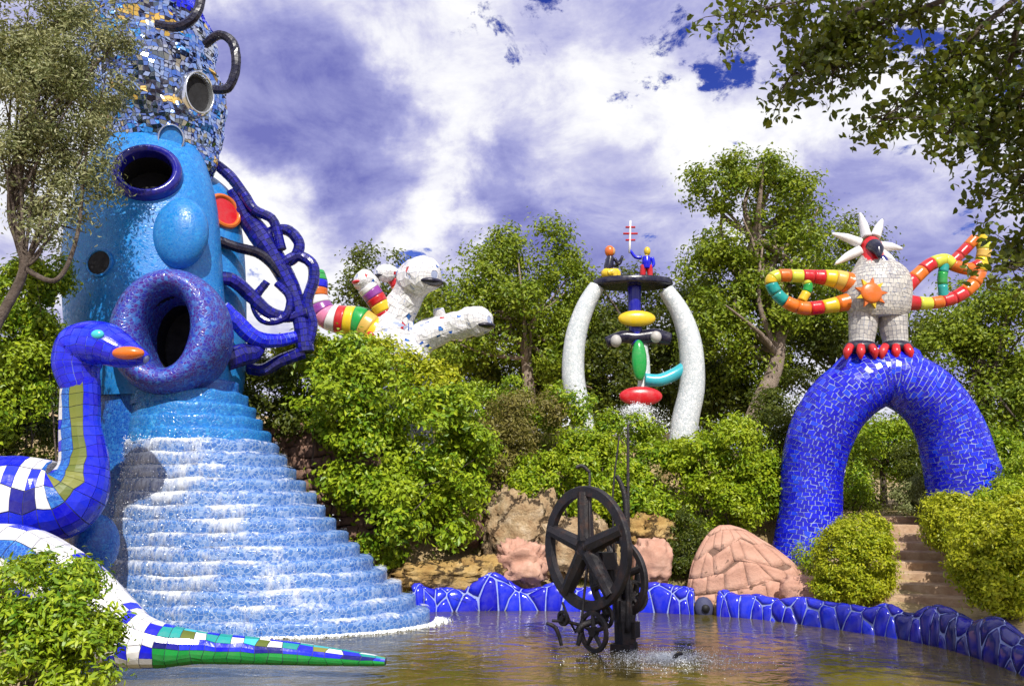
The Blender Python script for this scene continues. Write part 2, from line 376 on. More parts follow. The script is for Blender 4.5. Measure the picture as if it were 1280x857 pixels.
def box(c, s, rz=0.0):
    V = []; ca, sa = math.cos(rz), math.sin(rz)
    for x in (-.5, .5):
        for y in (-.5, .5):
            for z in (-.5, .5): V.append((c[0]+x*s[0]*ca-y*s[1]*sa, c[1]+x*s[0]*sa+y*s[1]*ca, c[2]+z*s[2]))
    return V, [[0, 1, 3, 2], [4, 6, 7, 5], [0, 4, 5, 1], [2, 3, 7, 6], [0, 2, 6, 4], [1, 5, 7, 3]]
def vnoise(p, seed=0):                   # cheap smooth noise, sum of sines
    p = np.asarray(p, float); r = np.random.default_rng(seed); s = 0
    for k in range(10):
        w = r.normal(0, 1, 3); w /= np.linalg.norm(w); fq = 1.0+k*.55
        s = s+np.sin(p@w*fq*2.1+r.uniform(0, 6.28))/(1+.45*k)
    return s/3.2

# ------------------------------------------------------------------ ground and water
rim_px = [(505, 766), (560, 763), (640, 762), (720, 763), (800, 764), (880, 767), (960, 774), (1050, 785), (1130, 797), (1200, 812), (1285, 842), (1400, 900)]
RIM = [PZ(a, b, 0.0)[:2] for a, b in rim_px]
POOL = np.array([tuple(p) for p in RIM]+[(6.6, 5.0), (3, 4.2), (-2, 4.6), (-3.8, 7.2), (-4.4, 9.0), (-5.3, 10.3), (-7.2, 11.2), (-8.0, 13.0), (-7.6, 15.2), (-5, 16.0), (-3.4, 15.9)])
def pool_dist(x, y):                     # >0 outside
    x = np.asarray(x, float); y = np.asarray(y, float); d = np.full(x.shape, 1e9); ins = np.zeros(x.shape, bool); n = len(POOL)
    for i in range(n):
        a = POOL[i]; b = POOL[(i+1) % n]; e = b-a; t = np.clip(((x-a[0])*e[0]+(y-a[1])*e[1])/(e@e), 0, 1)
        d = np.minimum(d, np.hypot(x-a[0]-t*e[0], y-a[1]-t*e[1]))
        cond = ((a[1] > y) != (b[1] > y)); 
        with np.errstate(divide='ignore', invalid='ignore'): xi = (b[0]-a[0])*(y-a[1])/(b[1]-a[1]+1e-12)+a[0]
        ins ^= cond & (x < xi)
    return np.where(ins, -d, d)
def sst(a, b, x): t = np.clip((np.asarray(x, float)-a)/(b-a), 0, 1); return t*t*(3-2*t)
def ground_z(x, y):
    x = np.asarray(x, float); y = np.asarray(y, float); s = pool_dist(x, y)
    bank = np.interp(s, [0, .8, 1.3, 2.0, 3.2, 5, 8, 15, 60], [.22, .30, .7, 1.5, 2.4, 3.3, 4.0, 4.6, 5.2])
    bank = np.where(x < 0, bank*(1+.22*sst(0, -3, x)*sst(16, 20, y)), bank)
    bank = bank*(1-.5*sst(2.5, 4.3, x)*sst(5, 2.2, s))
    near = .30+.25*sst(9, 4, y)                                  # the low bank by the camera
    t = sst(11, 15.5, y)
    left = near*(1-t)+np.interp(s, [0, .8, 2.5, 5, 9, 60], [.25, .45, 1.6, 3.4, 4.6, 5.2])*t
    path = np.interp(y, [0, 14.4, 18.7, 24, 40, 80], [.32, .34, 1.72, 1.85, 2.5, 5])
    wl = sst(-4.5, -6.5, x); wr = sst(5.6, 6.9, x)
    z = bank*(1-wl-wr)+left*wl+path*wr
    z = np.where(y < 6, np.minimum(z, near), z)
    z = z+.05*vnoise(np.stack([x*1.3, y*1.3, 0*x], -1), 3)*sst(.5, 2, s)*np.where(wr > .5, .3, 1)
    return np.where(s < 0, -.75+.68*sst(-.15, 0, s), z)
def gz(x, y): return float(ground_z(np.array([x]), np.array([y]))[0])

def build_ground():
    xs = np.concatenate([-np.geomspace(600, 18, 12), np.arange(-16, 16.01, .22), np.geomspace(18, 600, 12)])
    ys = np.concatenate([-np.geomspace(600, 8, 9), np.arange(-4, 30, .22), np.geomspace(31, 900, 16)])
    X, Y = np.meshgrid(xs, ys); Z = ground_z(X, Y); V = np.stack([X, Y, Z], -1).reshape(-1, 3); c = len(xs)
    i, j = np.meshgrid(np.arange(c-1), np.arange(len(ys)-1)); a = (j*c+i).ravel()
    ma, nt, bs = new_mat('sandy_soil')
    n = tex(nt, 'ShaderNodeTexNoise', .9, Detail=10, Roughness=.65); n2 = tex(nt, 'ShaderNodeTexNoise', 14, Detail=8, Roughness=.7)
    rp = nt.nodes.new('ShaderNodeValToRGB'); nt.links.new(n.outputs[0], rp.inputs[0])
    rp.color_ramp.elements[0].position = .3; rp.color_ramp.elements[0].color = (.22, .15, .06, 1); rp.color_ramp.elements[1].position = .7; rp.color_ramp.elements[1].color = (.52, .40, .22, 1)
    c2 = mixc(nt, mrange(nt, n2.outputs[0], .45, .7, 0, .6), rp.outputs[0], (.20, .13, .06, 1))
    nt.links.new(c2, bs.inputs['Base Color']); bs.inputs['Roughness'].default_value = .95; bump(nt, bs, n2.outputs[0], .7, .05)
    o = mesh('ground', V, np.stack([a, a+1, a+1+c, a+c], 1), ma, None, True); tag(o, kind='structure')
    # water
    ma, nt, bs = new_mat('pool_water')
    n = tex(nt, 'ShaderNodeTexNoise', .5, Detail=4)
    nt.links.new(mixc(nt, mrange(nt, n.outputs[0], .35, .65), (.075, .062, .014, 1), (.14, .105, .024, 1)), bs.inputs['Base Color'])
    bs.inputs['Roughness'].default_value = .03; bs.inputs['IOR'].default_value = 1.36
    tc = nt.nodes.new('ShaderNodeTexCoord'); mp = nt.nodes.new('ShaderNodeMapping'); mp.inputs['Scale'].default_value = (1, 1.5, 1); nt.links.new(tc.outputs['Object'], mp.inputs[0])
    w1 = nt.nodes.new('ShaderNodeTexNoise'); w1.inputs['Scale'].default_value = 2.6; w1.inputs['Detail'].default_value = 4; w1.inputs['Distortion'].default_value = .6; nt.links.new(mp.outputs[0], w1.inputs['Vector'])
    bump(nt, bs, w1.outputs[0], .20, .10)
    xs = np.linspace(-9.5, 9.5, 40); ys = np.linspace(4, 17, 30); X, Y = np.meshgrid(xs, ys)
    # the pool's own outline, a little into the bank
    cen = POOL.mean(0); Q = [tuple(cen+(p-cen)*1.012)+(0.0,) for p in POOL]
    o = mesh('water', np.array(Q), [list(range(len(Q)))], ma, None); tag(o, kind='structure')
build_ground()

# ------------------------------------------------------------------ pool kerb of blue glazed pieces
def voronoi_cells(L, W, n, seed):
    r = np.random.default_rng(seed); pts = []
    while len(pts) < n:                                       # best-candidate sampling: even but irregular
        best = None
        for q in range(14):
            p = np.array([r.uniform(0, L), r.uniform(0, W)]); d = min([np.hypot(*(p-z)) for z in pts], default=9)
            if best is None or d > best[0]: best = (d, p)
        pts.append(best[1])
    pts = np.array(pts); cells = []
    for i, p in enumerate(pts):
        poly = [np.array(a, float) for a in ((0, 0), (L, 0), (L, W), (0, W))]
        for j in np.argsort(((pts-p)**2).sum(1))[1:18]:
            q = pts[j]; m_ = (p+q)/2; nn = q-p; out = []
            for a, b in zip(poly, poly[1:]+poly[:1]):
                da, db = (a-m_)@nn, (b-m_)@nn
                if da <= 0: out.append(a)
                if da*db < 0: out.append(a+(b-a)*da/(da-db))
            poly = out
            if not poly: break
        if len(poly) > 2: cells.append((p, poly))
    return cells
def rim_wall(name, label, pts, seed, n, hfun, width, matf):
    pts = np.array([(p[0], p[1], 0) for p in pts]); seg = np.linalg.norm(np.diff(pts, axis=0), axis=1).sum()
    t = thing(name, (pts[0][0], pts[0][1], 0), label, 'kerb', 'blue tiled kerbs of the pool')
    def s(u, v):                                              # v along, u over the profile from the water to the back
        v = np.asarray(v, float); p = cr_interp(pts, v); q = cr_interp(pts, np.clip(v+.004, 0, 1))-cr_interp(pts, np.clip(v-.004, 0, 1))
        q = q/np.linalg.norm(q, axis=-1, keepdims=True); nrm = np.stack([-q[..., 1], q[..., 0], 0*q[..., 0]], -1)
        a = math.pi*(np.asarray(u, float)); H, wd = hfun(v), width(v)
        return p+nrm*((.55-np.cos(a))*wd)[..., None]+np.stack([0*a, 0*a, np.sin(a)**.75*H-.06-.12*np.abs(np.cos(a))**6], -1)
    V, F = grid(s, 14, 140, closed=False); mesh('grout', V, F, 'grout_blue', t, True)
    Wd = .95; cells = voronoi_cells(seg, Wd, n, seed)
    for p, poly in cells:
        c = np.mean(poly, 0); ring = []
        for a, b in zip(poly, poly[1:]+poly[:1]): ring += [a, (a+b)/2]
        ring = [c+(a-c)*(1-min(.4, .011/max(.02, np.hypot(*(a-c))))) for a in ring]
        # soften the corners
        ring = [(ring[i-1]+8*ring[i]+ring[(i+1) % len(ring)])/10 for i in range(len(ring))]
        mid = [c+(a-c)*.55 for a in ring]
        U = np.array([[a[1]/Wd for a in ring], [a[1]/Wd for a in mid]]); Vv = np.array([[a[0]/seg for a in ring], [a[0]/seg for a in mid]])
        U = np.clip(U, .001, .999)
        pt = s(U, Vv); nr = surf_normal(s, U, Vv); nr = -nr if (nr[..., 2].mean() < 0) else nr
        cp = s(np.array([c[1]/Wd]), np.array([c[0]/seg])); cn = nr.mean((0, 1))
        k = len(ring); VV = np.concatenate([pt[0]-nr[0]*.02, pt[0]+nr[0]*.012, pt[1]+nr[1]*.022, cp+cn*.024])
        FF = []
        for i in range(k):
            j = (i+1) % k; FF += [[i, j, k+j, k+i], [k+i, k+j, 2*k+j, 2*k+i], [2*k+i, 2*k+j, 3*k]]
        mesh('tile', VV, FF, matf(c[0]/seg), t, True, loc=cp[0])
    return t
def hump(v, ks, base):
    h = base
    for c, w, a in ks: h = h+a*np.exp(-((v-c)/w)**2)
    return h
RL = [PZ(a, b, 0)[:2] for a, b in ((515, 765), (560, 763), (640, 762), (720, 763), (800, 764), (868, 767))]
RR = [PZ(a, b, 0)[:2] for a, b in ((897, 769), (960, 774), (1050, 786), (1130, 798), (1200, 813), (1285, 842), (1400, 905))]
rim_wall('pool_kerb', 'wavy blue tiled kerb between the stepped cascade and the dark outlet', RL, 5, 78,
         lambda v: hump(v, ((.06, .08, .12), (.335, .07, .30), (.55, .05, .12), (.66, .05, .05), (.88, .09, .16)), .44+.03*np.sin(v*40)), lambda v: .17+0*v, lambda a: 'rim_blue')
rim_wall('pool_kerb', 'wavy blue tiled kerb with swollen humps running from the dark outlet below the stairs', RR, 9, 105,
         lambda v: hump(v, ((.04, .05, .10), (.15, .06, .05), (.27, .05, .10), (.38, .05, .06), (.46, .04, .12), (.60, .06, .24), (.74, .05, .20)), .40+.02*np.sin(v*60)), lambda v: .17+.07*sst(.45, .6, v), lambda a: 'rim_blue' if a < .5 else 'navy')  # navy tiles on the right half put the tree's shadow into the colour
t = thing('water_outlet', PZ(882, 768, 0), 'small dark stone outlet in the gap of the blue pool kerb', 'outlet')
c0 = PZ(882, 768, 0); mb = MB(); mb.add(*ellipsoid((c0[0], c0[1]+.12, .1), (.19, .16, .22), 14, 8)); mb.build('stone', 'grout_dark', t, True)
mb = MB(); mb.add(*tube([(c0[0], c0[1]+.1, .12), (c0[0], c0[1]-.06, .12)], .075, 12, 2)); mb.build('opening', 'black', t, True)

# ------------------------------------------------------------------ foliage tools
def leaf_geo(C, N, size, asp, detail=0, var=.35):
    n = len(C); N = N/(np.linalg.norm(N, axis=1, keepdims=True)+1e-9)
    t = np.cross(N, RNG.normal(0, 1, (n, 3))); t /= np.linalg.norm(t, axis=1, keepdims=True)+1e-9; b = np.cross(N, t)
    l = (size*RNG.uniform(1-var, 1+var, n))[:, None]; w = l*asp
    if detail == 0:
        V = np.stack([C-t*l*.5, C+b*w*.5+N*w*.18, C+t*l*.5-N*l*.08, C-b*w*.5+N*w*.18], 1)
        f = np.array([[0, 1, 2], [0, 2, 3]]); k = 4
    else:
        V = np.stack([C-t*l*.5, C-t*l*.12+b*w*.46+N*w*.2, C+t*l*.22+b*w*.42+N*w*.16, C+t*l*.5-N*l*.1, C+t*l*.22-b*w*.42+N*w*.16, C-t*l*.12-b*w*.46+N*w*.2], 1)
        f = np.array([[0, 1, 5], [1, 2, 4], [1, 4, 5], [2, 3, 4]]); k = 6
    F = (f[None]+(np.arange(n)*k)[:, None, None]).reshape(-1, 3)
    return V.reshape(-1, 3), F
NLEAF = [0]
def crown(parent, blobs, nclump, per, size, asp, mat, sig=.16, seed=0, detail=0, name='foliage', shell=(.55, 1.02), up=.45, inner=.12, floor=None, wob=.22):
    r = np.random.default_rng(seed); vol = np.array([(b[1][0]*b[1][1]*b[1][2])**.72 for b in blobs]); vol /= vol.sum()
    Cs, Ns = [], []
    for bi, ((c, rad), p) in enumerate(zip(blobs, vol)):
        k = max(4, int(nclump*p)); d = r.normal(0, 1, (k, 3)); d /= np.linalg.norm(d, axis=1, keepdims=True)
        rr = r.uniform(shell[0]**2, shell[1]**2, k)**.5; inn = r.random(k) < inner; rr[inn] = r.uniform(.1, .6, inn.sum())
        rr = rr*(1+wob*vnoise(d*2.2+bi*3.1, seed+bi))
        q = np.array(c)+d*np.array(rad)*rr[:, None]
        if wob > .15:                     # boughs: lumps of leaves with dark creases between them
            K = 11; dk = r.normal(0, 1, (K, 3)); dk /= np.linalg.norm(dk, axis=1, keepdims=True); sr = np.mean(rad)*r.uniform(.24, .46, K)
            sc_ = np.array(c)+dk*np.array(rad)*(.74*(1+wob*r.normal(0, .7, K)))[:, None]; si = r.choice(K, k, p=sr**2/np.sum(sr**2)); d2 = d+dk[si]*.75; d2 /= np.linalg.norm(d2, axis=1, keepdims=True)
            use = r.random(k) < .86; q[use] = (sc_[si]+d2*(sr[si]*r.uniform(.7, 1.12, k))[:, None])[use]; d = np.where(use[:, None], d2, d)
        if floor is not None: 
            ok = q[:, 2] > floor(q[:, 0], q[:, 1]); q, d = q[ok], d[ok]
        m_ = np.maximum(3, (per*r.uniform(.5, 1.5, len(q))).astype(int)); rep = np.repeat(np.arange(len(q)), m_)
        sg = sig*r.uniform(.6, 1.3, len(q))
        off = r.normal(0, 1, (len(rep), 3))*sg[rep][:, None]*np.array([1, 1, .75])
        Cs.append(q[rep]+off); no = d[rep]*.55+off/(sg[rep][:, None])*.35+np.array([0, 0, up])+r.normal(0, .55, (len(rep), 3)); Ns.append(no)
    C = np.concatenate(Cs); N = np.concatenate(Ns); NLEAF[0] += len(C)
    V, F = leaf_geo(C, N, size, asp, detail); o = mesh(name, V, F, mat, parent); tag(o, kind='stuff'); return o
def bl(px, py, rx, ry, d, deep=None):
    k = d/FPX; return (P(px, py, d), (rx*k, (deep if deep else .5*(rx+ry))*k, ry*k))
def stems(parent, base, blobs, r0, mat, name='stem', seed=0):
    r = np.random.default_rng(seed); mb = MB(); base = np.array(base)
    for c, rad in blobs:
        c = np.array(c)
        for q in range(2):
            e = c+r.normal(0, .35, 3)*np.array(rad); m_ = (base+e)/2+r.normal(0, .12, 3)*np.linalg.norm(e-base)
            mb.add(*tube([base+r.normal(0, r0*.5, 3)*[1, 1, 0]-[0, 0, .1], m_, e], [r0, r0*.6, r0*.2], 6, 7))
    return mb.build(name, mat, parent, True)
def shrub(name, label, px, mat, nclump, per, size, asp=.5, sig=.11, base=None, cat='shrub', group=None, seed=0, stem=.03, detail=0, **kw):
    blobs = [bl(*b) for b in px]; cx = np.mean([b[0] for b in blobs], 0)
    bx, by = base if base is not None else (cx[0], cx[1]); g = (bx, by, gz(bx, by))
    t = thing(name, g, label, cat, group)
    crown(t, blobs, nclump, per, size, asp, mat, sig, seed, detail, **kw)
    stems(t, g, blobs, stem, 'bark', seed=seed); return t
def tree(name, label, px, mat, trunk_px, d, nclump, per, size, asp=.55, sig=.28, bark='bark', r0=.2, seed=0, group='oaks standing on the hill behind the pool', **kw):
    blobs = [bl(*b) for b in px]; path = [P(a, b, d) for a, b in trunk_px]; b0 = path[0]
    g = gz(b0[0], b0[1]); 
    if g < b0[2]: path = [np.array([b0[0], b0[1], g-.2])]+path
    t = thing(name, (path[0][0], path[0][1], g), label, 'tree', group)
    mb = MB(); mb.add(*tube(path, list(np.linspace(r0*1.15, r0*.45, len(path))), 12, 30)); mb.build('trunk', bark, t, True)
    r = np.random.default_rng(seed); mb = MB(); top = path[-1]
    for c, rad in blobs:
        for q in range(3):
            f = r.uniform(.55, 1.0); s = cr_interp(np.array(path), np.array([f]))[0]; e = np.array(c)+r.normal(0, .45, 3)*np.array(rad); mid = (s+e)/2+r.normal(0, .1, 3)*np.linalg.norm(e-s)
            mb.add(*tube([s, mid, e], [r0*.42, r0*.24, r0*.06], 7, 8))
    mb.build('limbs', bark, t, True)
    crown(t, blobs, nclump, per, size, asp, mat, sig, seed, name='crown', **kw); return t
# ------------------------------------------------------------------ shape tools for the sculptures
def revolve(c, n, prof, ex=1., ey=1., nu=32, up=(0, 0, 1)):
    n = np.array(n, float); n /= np.linalg.norm(n); a = np.cross(up, n); a /= np.linalg.norm(a); b = np.cross(n, a); c = np.array(c, float)
    V = []; F = []
    for pr in prof:
        r, h = pr[0], pr[-1]; r2 = pr[1] if len(pr) == 3 else r
        for i in range(nu):
            t = 2*math.pi*i/nu; V.append(c+a*r*ex*math.cos(t)+b*r2*ey*math.sin(t)+n*h)
    for j in range(len(prof)-1):
        for i in range(nu): p = j*nu+i; q = j*nu+(i+1) % nu; F.append([p, q, q+nu, p+nu])
    F.append([(len(prof)-1)*nu+i for i in range(nu)])
    return V, F
def rounded(prof, k=6): return [tuple(x) for x in cr_interp(np.array(prof, float), np.linspace(0, 1, k*(len(prof)-1)+1))]
def pxloft(rows, ratio=.8):              # rows: py, left px, right px, distance
    K = []
    for r in rows:
        py, l, rr, d = r[:4]; a, b = P(l, py, d), P(rr, py, d); K.append((a[2], (a[0]+b[0])/2, d, (b[0]-a[0])/2, (b[0]-a[0])/2*(r[4] if len(r) > 4 else ratio)))
    return np.array(K)
def pxpath(rows): return np.array([P(*r[:3]) for r in rows])
def pxrad(rows): return [r[3]*r[2]/FPX for r in rows]
def banded(parent, rows, cols, name='band', nu=16, tall=5):
    s = tube_surf(pxpath(rows), pxrad(rows)); n = len(cols)
    for i, c in enumerate(cols):
        V, F = grid(s, nu, tall, v0=i/n, v1=(i+1)/n-.004); mesh(name, V, F, c, parent, True)
    return s

# ------------------------------------------------------------------ the tall blue fountain tower
def on_surf(surf, px, py):                # where a pixel's ray meets the near side of a surface, and the normal there
    U, W = np.meshgrid(np.linspace(0, 1, 241), np.linspace(.01, .99, 161)); p = surf(U, W); r = RAY(px, py); r = r/np.linalg.norm(r); q = p-np.array([0, 0, CAMZ])
    d = np.linalg.norm(q-(q@r)[..., None]*r, axis=-1); d = d+np.where(d > .06, 9, 0)+(q@r)*.5; i = np.unravel_index(np.argmin(d), d.shape)
    n = surf_normal(surf, U[i], W[i]); n = -n if n@q[i] > 0 else n; return p[i], n
tw = thing('fountain_tower', (P(200, 700, 15.4)[0], 15.4, 0), 'tall sky blue mosaic tower with round openings and mirrored top above the stepped cascade', 'tower')
V, F = grid(loft_surf(pxloft([(850, 98, 320, 15.85), (760, 106, 315, 15.85), (680, 112, 308, 15.85), (580, 116, 300, 15.75), (520, 118, 298, 15.65), (478, 116, 296, 15.65)], .75)), 40, 30)
mesh('pedestal', V, F, 'deep_blue', tw, True)
body = pxloft([(500, 112, 288, 15.55), (470, 98, 284, 15.55), (420, 88, 282, 15.55), (350, 84, 276, 15.55), (300, 86, 273, 15.55), (250, 99, 268, 15.55), (210, 116, 258, 15.65), (185, 134, 248, 15.85), (165, 152, 232, 16.1)], .75)
bodys = loft_surf(body); V, F = grid(bodys, 96, 110, caps=False)
HOLES = [(P(212, 420, 14.35), .62, .80), (P(183, 214, 14.75), .55, .55)]
def cut(V, F, holes):
    cen = np.array([np.mean(V[f], 0) for f in F]); keep = np.ones(len(F), bool)
    for c, rx, rz in holes: keep &= ~((((cen[:, 0]-c[0])/rx)**2+((cen[:, 2]-c[2])/rz)**2 < 1) & (cen[:, 1] < 15.5))
    return [f for f, k in zip(F, keep) if k]
F = cut(V, F, HOLES); mesh('body', V, F, 'sky_blue', tw, True)
flanks = loft_surf(pxloft([(520, 200, 300, 16.75), (470, 190, 304, 16.75), (400, 185, 306, 16.75), (320, 190, 304, 16.75), (270, 195, 298, 16.75), (240, 200, 288, 16.75), (222, 215, 268, 16.75)], .9)); V, F = grid(flanks, 36, 26)
mesh('rear_flank', V, F, 'sky_blue', tw, True)
mb = MB(); c = P(226, 292, 14.68); mb.add(*ellipsoid(c, (.52, .36, .70), 26, 18)); mb.build('boss', 'sky_blue', tw, True)
# the spout: a swollen collar round a dark opening
c = P(212, 415, 14.4); n = (.12, -1, .02)
pr = rounded([(.98, 1.10, -.75), (1.04, 1.16, -.35), (1.03, 1.17, .0), (.96, 1.12, .28), (.80, 1.0, .48), (.62, .86, .50), (.46, .74, .36), (.40, .68, .05), (.40, .66, -.6)], 5)
V, F = revolve(c, n, pr, 1, 1, 44); col_o = mesh('spout_collar', V, F[:-1], 'violet', tw, True)
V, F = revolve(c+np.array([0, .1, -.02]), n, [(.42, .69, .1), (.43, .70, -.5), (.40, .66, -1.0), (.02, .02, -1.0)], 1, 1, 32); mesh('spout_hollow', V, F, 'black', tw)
pr = rounded([(1.18, -.5), (1.20, -.3), (1.14, -.12), (1.0, -.15)], 4)
V, F = revolve(P(186, 408, 14.6), (-.3, -1, .08), pr, .80, 1.06, 44); mesh('spout_flange', V, F[:-1], 'navy', tw, True)
def porthole(px, py, surf, ro, ri, up, ring, hollow='black', dep=.12, ex=1., ey=1., deep=.06):
    c, n = on_surf(surf, px, py); n = n+np.array([0, 0, up]); w = ro-ri
    pr = rounded([(ro*1.02, -.40), (ro, .0), (ro-w*.25, dep*.8), (ro-w*.6, dep), (ri+.01, dep*.6), (ri, .0), (ri, -.12)], 4)
    V, F = revolve(c, n, pr, ex, ey, 32); o = mesh('porthole', V, F[:-1], ring, tw, True)
    V, F = revolve(c, n, [(ri*1.03, 0), (ri*1.03, -deep), (.01, -deep)], ex, ey, 28); mesh('hollow', V, F, hollow, o)  # on shallow ports a raised black disc paints the shade of a hole
porthole(183, 214, bodys, .64, .46, 0., 'navy', dep=.13, deep=.6)
porthole(124, 328, bodys, .27, .215, 0., 'sky_blue', dep=.045, deep=-.026)
porthole(280, 264, flanks, .40, .30, 0., 'orange', 'red', dep=.07, deep=-.02)
# mirrored upper drum
ups0 = loft_surf(pxloft([(228, 176, 256, 16.05), (206, 146, 264, 16.05), (165, 124, 271, 16.05), (120, 110, 272, 16.05), (70, 106, 268, 16.05), (30, 110, 260, 16.05), (0, 116, 252, 16.05), (-40, 124, 242, 16.05), (-80, 146, 226, 16.05), (-95, 170, 205, 16.05)], .82))
def ups(u, v):
    p = ups0(u, v); c_ = np.array([P(190, 0, 16.05)[0], 16.05, 0]); d_ = (p-c_)*[1, 1, 0]; d_ = d_/(np.linalg.norm(d_, axis=-1, keepdims=True)+1e-6)
    return p+d_*(.17*vnoise(p*1.25, 71)+.06*vnoise(p*2.6, 72))[..., None]
V, F = grid(ups, 60, 60); mesh('drum_core', V, F, 'grout_dark', tw, True)
T = tiles(ups, 88, 92, .08, .012, .36, 1, False, tilt=.2)
nz = vnoise(T[4]*1.9, 21)+RNG.normal(0, .12, len(T[4])); nz2 = vnoise(T[4]*2.3, 33)+RNG.normal(0, .12, len(T[4])); kk = T[4]
fam = np.where(nz > .42, 1, 0); fam = np.where((nz2 > .45) & (fam == 0), 2, fam); fam = np.where((nz < -.55), 3, fam); fam = np.where(nz2 < -.62, 4, fam)
fam = np.where(kk[:, 2] > P(0, 8, 15.35)[2], 5, fam)
for i, (mt, nm) in enumerate((('mirror', 'mirror_chips'), ('mirror2', 'silver_chips'), ('sky_blue', 'blue_chips'), ('ochre', 'ochre_chips'), ('ink', 'dark_chips'), ('cobalt', 'cobalt_chips'))):
    if (fam == i).any(): joined_tiles(nm, T, 1, mt, tw, fam == i)
porthole(244, 118, ups0, .40, .29, 0., 'mirror2', dep=.2, ex=.9, ey=1.3, deep=-.07)
porthole(214, 176, ups0, .27, .20, 0., 'mirror2', 'sky_blue', dep=.16, ex=1, ey=1.2, deep=-.1)
def loop(rows, mat='navy', nu=10, nt=28):
    s = tube_surf(pxpath(rows), [q*.82 for q in pxrad(rows)]); V, F = grid(s, 12, nt*2); o = mesh('loop_tube', V, F, 'grout_dark' if mat != 'cobalt' else 'grout_blue', tw, True)
    T = tiles(s, nu, nt, .10, .012, .14, 1, False); q = joined_tiles('chips', T, 1, mat, o)
loop([(256, 56, 15.3, 6), (274, 44, 15.2, 6.5), (291, 54, 15.2, 7), (295, 84, 15.2, 7), (285, 110, 15.2, 6.5), (266, 112, 15.1, 6)], 'ink', 8, 30)
loop([(196, 30, 14.9, 6), (222, 34, 14.8, 7), (244, 20, 14.8, 7), (252, -10, 14.9, 7), (246, -40, 15, 6)], 'ink', 8, 26)
loop([(246, 206, 16.3, 6), (262, 201, 16.3, 7), (286, 219, 16.4, 8), (305, 243, 16.5, 7.5), (318, 262, 16.5, 7), (340, 274, 16.6, 7), (348, 296, 16.6, 7), (352, 312, 16.6, 7)])
loop([(330, 300, 16.6, 7), (340, 289, 16.7, 7.5), (360, 288, 16.7, 8), (374, 305, 16.7, 8), (366, 324, 16.7, 8), (346, 330, 16.7, 7)])
loop([(352, 330, 16.6, 7), (372, 320, 16.7, 8), (390, 330, 16.7, 8), (392, 350, 16.7, 8), (384, 378, 16.7, 8), (391, 405, 16.7, 7), (386, 428, 16.7, 7)])
loop([(292, 238, 16.6, 12), (308, 270, 16.7, 15), (326, 296, 16.7, 17), (348, 330, 16.7, 15), (366, 365, 16.7, 13), (376, 400, 16.7, 12), (382, 440, 16.7, 13)], 'navy', 14, 34)
loop([(268, 299, 16.0, 7), (296, 309, 16.2, 7), (326, 318, 16.5, 7.5), (350, 342, 16.6, 7), (372, 380, 16.7, 7)], 'ink')
loop([(264, 348, 15.8, 10), (290, 350, 16.0, 10), (314, 370, 16.3, 10), (336, 390, 16.4, 9), (360, 396, 16.6, 8), (384, 390, 16.6, 7)])
loop([(278, 384, 15.6, 11), (296, 402, 15.8, 12), (318, 422, 16.0, 12), (344, 426, 16.3, 10), (370, 421, 16.5, 8)], 'cobalt', 9, 20)
loop([(282, 452, 15.7, 14), (300, 444, 15.9, 17), (316, 440, 16.1, 15), (326, 420, 16.3, 11)], 'navy', 9, 12)
loop([(334, 352, 16.4, 5), (318, 376, 16.4, 6), (330, 400, 16.4, 6), (356, 396, 16.5, 6), (362, 372, 16.5, 5), (346, 354, 16.5, 5)])
loop([(310, 460, 16.6, 8), (330, 462, 16.6, 9), (352, 450, 16.6, 9), (380, 440, 16.7, 10)], 'navy', 9, 14)
mb = MB(); c = P(118, 682, 13.2); mb.add(*ellipsoid((c[0], c[1], c[2]), (.36, .40, .5), 22, 14)); mb.build('foot_ball', 'deep_blue', tw, True)

# ------------------------------------------------------------------ stepped cascade
ROW = np.array([(492, 166, 300, 15.45, 1.12), (520, 168, 318, 15.45, 1.2), (560, 165, 343, 15.42, 1.3), (600, 160, 372, 15.4, 1.4), (640, 152, 405, 15.38, 1.5), (680, 143, 440, 15.35, 1.6), (720, 136, 483, 15.3, 1.7), (750, 134, 515, 15.25, 1.8), (776, 136, 547, 15.2, 1.88)])
zz = np.array([P(0, r[0], r[3])[2] for r in ROW]); xl = np.array([P(r[1], r[0], r[3])[0] for r in ROW]); xr = np.array([P(r[2], r[0], r[3])[0] for r in ROW])
def casc(z):
    o = np.argsort(zz); f = lambda a: np.interp(z, zz[o], np.asarray(a)[o]); L, R_ = f(xl), f(xr)
    return (L+R_)/2, f(ROW[:, 3]), (R_-L)/2, f(ROW[:, 4])
M['cascade'] = tesserae_mat('cascade_pebble_mosaic', (.03, .11, .38, 1), (.07, .18, .46, 1), (.22, .32, .52, 1), 15, .42, .08, c3=(.26, .36, .58, 1), big=.3, bmp=.4)
M['cascade_dry'] = tesserae_mat('cascade_blue_mosaic', (.012, .20, .56, 1), (.01, .12, .44, 1), (.04, .22, .5, 1), 19, .3, .06, c3=(.05, .32, .66, 1), big=.3)
cs = thing('stepped_cascade', (P(330, 780, 14.9)[0], 14.9, 0), 'broad stepped water cascade of pale blue mosaic fanning down into the pool', 'cascade')
NT = 18; zt = float(zz.max()); zb = -.25; edges = zt-(zt-0.0)*(np.arange(NT+1)/NT)**.98
def ring_pts(cx, cy, rx, ry, nu, seed, amp):
    a = np.linspace(-math.pi-.25, .25, nu+1); w = 1+amp*np.sin(a*7+seed)+amp*.7*np.sin(a*13+seed*2.3)
    return np.stack([cx+rx*np.cos(a)*w, cy+ry*np.sin(a)*w], -1)
